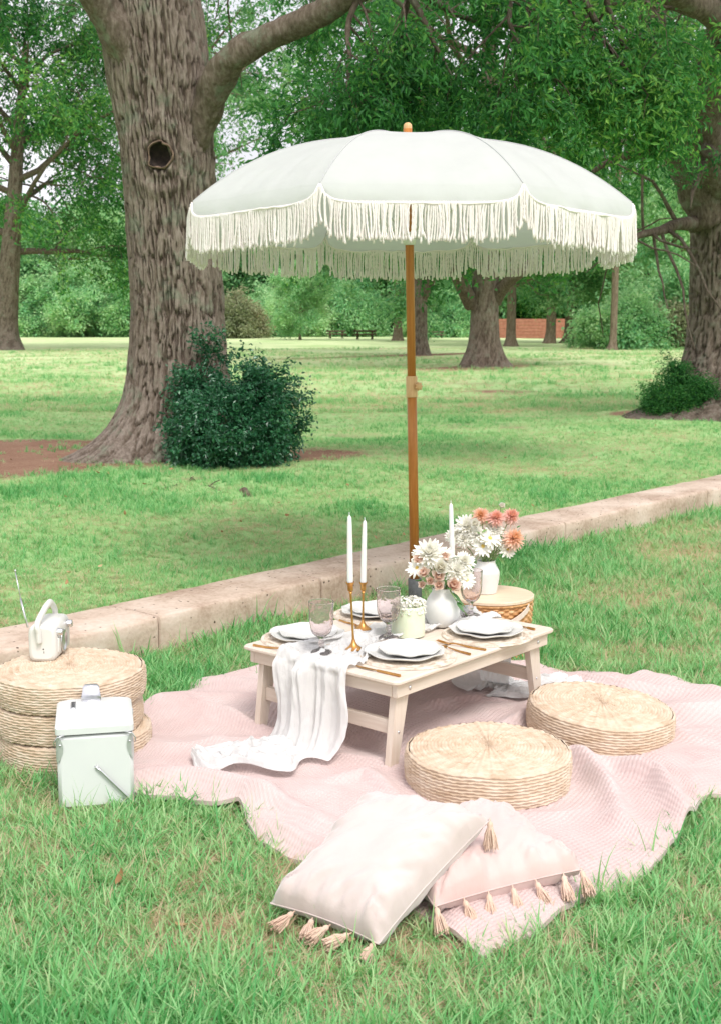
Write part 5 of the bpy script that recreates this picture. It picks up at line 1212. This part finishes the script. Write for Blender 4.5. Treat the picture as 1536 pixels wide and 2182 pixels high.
# ------------------------------------------------------------------ pillows
def pillow(name, label, corners, T, seed, mat_, wr=1.0, group='pale pink pillows'):
    c = np.array(corners, float)     # 00, 10, 11, 01
    ctr = c.mean(0); ctr0 = np.array([ctr[0], ctr[1], c[:, 2].min()]); root = thing(name, label, 'pillow', ctr0)
    n_ = 56; u = np.linspace(-1, 1, n_); U, Vv = np.meshgrid(u, u, indexing='ij')
    e = .055; Us = U * (1 - e * (1 - Vv ** 2) ** 1.0 * np.abs(U) ** 2); Vs = Vv * (1 - e * (1 - U ** 2) * np.abs(Vv) ** 2)
    def bil(a, b): a = (a + 1) / 2; b = (b + 1) / 2; return (1 - a)[..., None] * (1 - b)[..., None] * c[0] + a[..., None] * (1 - b)[..., None] * c[1] + a[..., None] * b[..., None] * c[2] + (1 - a)[..., None] * b[..., None] * c[3]
    Bp = bil(Us, Vs); nrm = unit(np.cross(c[1] - c[0], c[3] - c[0])); nrm = nrm if nrm[2] > 0 else -nrm
    puff = ((1 - U ** 4).clip(0) * (1 - Vv ** 4).clip(0)) ** .42
    edge = np.maximum(np.abs(U), np.abs(Vv)); wr_ = .010 * wr * n2(U * 5 * np.where(np.abs(Vv) > np.abs(U), 1, .25), Vv * 5 * np.where(np.abs(U) > np.abs(Vv), 1, .25), seed, 3) * smooth(.45, .9, edge) * (1 - smooth(.97, 1, edge)) + .006 * n2(U * 1.7, Vv * 1.7, seed + 3, 2) * puff
    wr_ = wr_ + .006 * wr * n2((U - Vv) * 6, (U + Vv) * 1.2, seed + 5, 2) * smooth(.2, .7, edge) * puff
    top = Bp + nrm * (T * puff + wr_)[..., None]; bot = Bp - nrm * (T * .75 * puff - wr_ * .5)[..., None]
    g = G(); g.grid(top - ctr0); g.grid((bot - ctr0)[:, ::-1]); part('cover', g, mat_, root, True)
    b = np.concatenate([Bp[:, 0], Bp[-1, 1:], Bp[::-1, -1][1:], Bp[0, ::-1][1:]]) - ctr0; g = G(); g.tube(b, .0016, 6, False); part('piping', g, mat_, root, True)
    return root, bil, nrm, ctr0
def tassel(root, p, d, L, seed):
    rng = np.random.default_rng(seed); d = unit(np.array(d)); g = G(); p = np.array(p)
    a = unit(np.cross(d, [0.3, .2, 1])); b = np.cross(d, a)
    g.tube([p - d * .004, p + d * .006], .0016, 6)
    g.lathe([(.001, -.002), (.0055, .002), (.0068, .008), (.0055, .013), (.006, .0145), (.005, .017)], 14, p + d * .004, M=Vector(-d).to_track_quat('Z', 'Y').to_matrix().to_4x4() if False else Vector(d).to_track_quat('Z', 'Y').to_matrix().to_4x4())
    for k in range(70):
        ang = rng.random() * 2 * PI; r0 = .005 * math.sqrt(rng.random()); r1 = r0 * 2.6 + .003 * rng.random(); l = L * (.85 + .25 * rng.random()); o_ = a * math.cos(ang) + b * math.sin(ang)
        q = np.array([p + d * .016 + o_ * r0, p + d * (.016 + l * .4) + o_ * lerp(r0, r1, .75), p + d * (.016 + l) + o_ * r1 * 1.0 + rng.normal(size=3) * .002])
        q[:, 2] = np.maximum(q[:, 2], -float(root.location[2]) + .03)
        g.tube(q, [.0014, .0013, .0011], 4, False)
    part('tassel', g, TASSEL, root, True)
c1 = [P(577, 1925, .055), P(806, 2012, .045), P(1043, 1747, .215), P(790, 1697, .195)]
r1, bil1, n1, o1 = pillow('velvet_pillow', 'large pale blush pillow leaning on the other pillow, tassels on the grass', c1, .074, 5, VELVET)
c2 = [P(925, 1932, .075), P(1242, 1852, .085), P(1062, 1718, .11), P(800, 1785, .10)]
r2, bil2, n2v, o2 = pillow('tasselled_pillow', 'rose pillow lying flat behind, row of peach tassels along its edge', c2, .068, 6, VELVET2, 1.2)
for k, u_ in enumerate((-.98, -.62, -.3, .02, .34, .72, .97)):
    p = bil2(np.array([u_]), np.array([-1.0]))[0] - o2; tassel(r2, p, (.15 + .12 * math.sin(k * 2.1), -.62, -.55), .044, 40 + k)
for k, u_ in enumerate((-.55, -.2, .12, .5, .93)):
    p = bil1(np.array([u_]), np.array([-1.0]))[0] - o1; tassel(r1, p, (-.45 + .35 * math.sin(k * 1.7), -.6, -.12), .046, 60 + k)
p = bil1(np.array([1.0]), np.array([1.0]))[0] - o1; tassel(r1, p, (.02, -.12, -1), .046, 80)

# ------------------------------------------------------------------ small things on the lawn and far benches
def twig(name, label, pts, r, seed):
    p0 = P(*pts[0], .14); t = thing(name, label, 'twig', p0); rng = np.random.default_rng(seed); q = np.array([P(a, b, .16) for a, b in pts]) - p0; q[:, 2] = .02 + .02 * rng.random(len(q)); q, rr = resample(q, np.linspace(r, r * .5, len(q)), 18); q += .006 * fbm(q * 25, seed, 2)[:, None]
    g = G(); g.tube(q, rr, 7); part('stick', g, BARK2, t, True); g = G()
    for k in (5, 9, 13): w_ = wander(rng, q[k], (rng.normal(), rng.normal(), .5), .09, 4, .2, .02); g.tube(w_, np.linspace(r * .5, r * .2, 5), 5, False)
    part('side_shoot', g, BARK2, t, True)
twig('fallen_twig', 'thin fallen twig on the lawn below the holly shrub', [(398, 1022), (430, 1032), (455, 1046), (478, 1050)], .011, 3)
twig('fallen_twig', 'slender crossed twig just left of the thicker fallen one', [(352, 1046), (392, 1034), (412, 1022)], .006, 4)
lg = thing('wood_chunk', 'short broken piece of pale wood lying on the lawn', 'wood', P(527, 1058, .14)); g = G(); q = np.array([P(512, 1048, .17), P(522, 1045, .18), P(528, 1058, .165)]) - np.array(lg.location); q, rr = resample(q, np.array([.014, .02, .026]), 12); q += .006 * fbm(q * 30, 4, 2)[:, None]; g.tube(q, rr, 9); part('bark_piece', g, BARK3, lg, True)
BENCH = wood('weathered_bench', S('4a3b31'), S('6a5646'), (3, 20, 20), .8)
def bench(label, loc_, rz, s=1.0):
    b = place(loc_); t = thing('park_table', label, 'picnic table', b, rz, 'picnic tables under the far trees')
    g = G(); g.box((0, 0, .72 * s), (.9 * s, .38 * s, .075 * s), ch=.01); part('tabletop', g, BENCH, t)
    for sy in (-1, 1): g = G(); g.box((0, sy * .7 * s, .44 * s), (.9 * s, .14 * s, .05 * s), ch=.01); part('bench_seat', g, BENCH, t)
    for sx in (-1, 1):
        g = G(); g.box((sx * .6 * s, 0, .40 * s), (.04 * s, .78 * s, .04 * s), ch=.01); part('crosspiece', g, BENCH, t)
        for sy in (-1, 1): g = G(); g.tube([(sx * .6 * s, sy * .25 * s, .72 * s), (sx * .6 * s, sy * .62 * s, -.05)], .05 * s, 4); part('leg', g, BENCH, t, False)
bench('brown picnic table farther left under the distant trees', (-1.45, 76), .15, .62); bench('dark picnic table right of the brown one in the distance', (.25, 72), -.1, .68); bench('small dark picnic table between the two dark meadow trunks', (4.45, 76), .3, .6)
bw = thing('brick_wall', 'low red brick wall far behind the paired trees', 'wall', (11.6, 78, .1)); BRICK = simple('far_brick', S('9a6250'), S('b07a66'), 6, .9, (20, .01)).m
for r_ in range(6):
    g = G(); g.box((0, 0, .12 + r_ * .2), (3.4, .2, .096), ch=.012); part('brick_course', g, BRICK, bw)
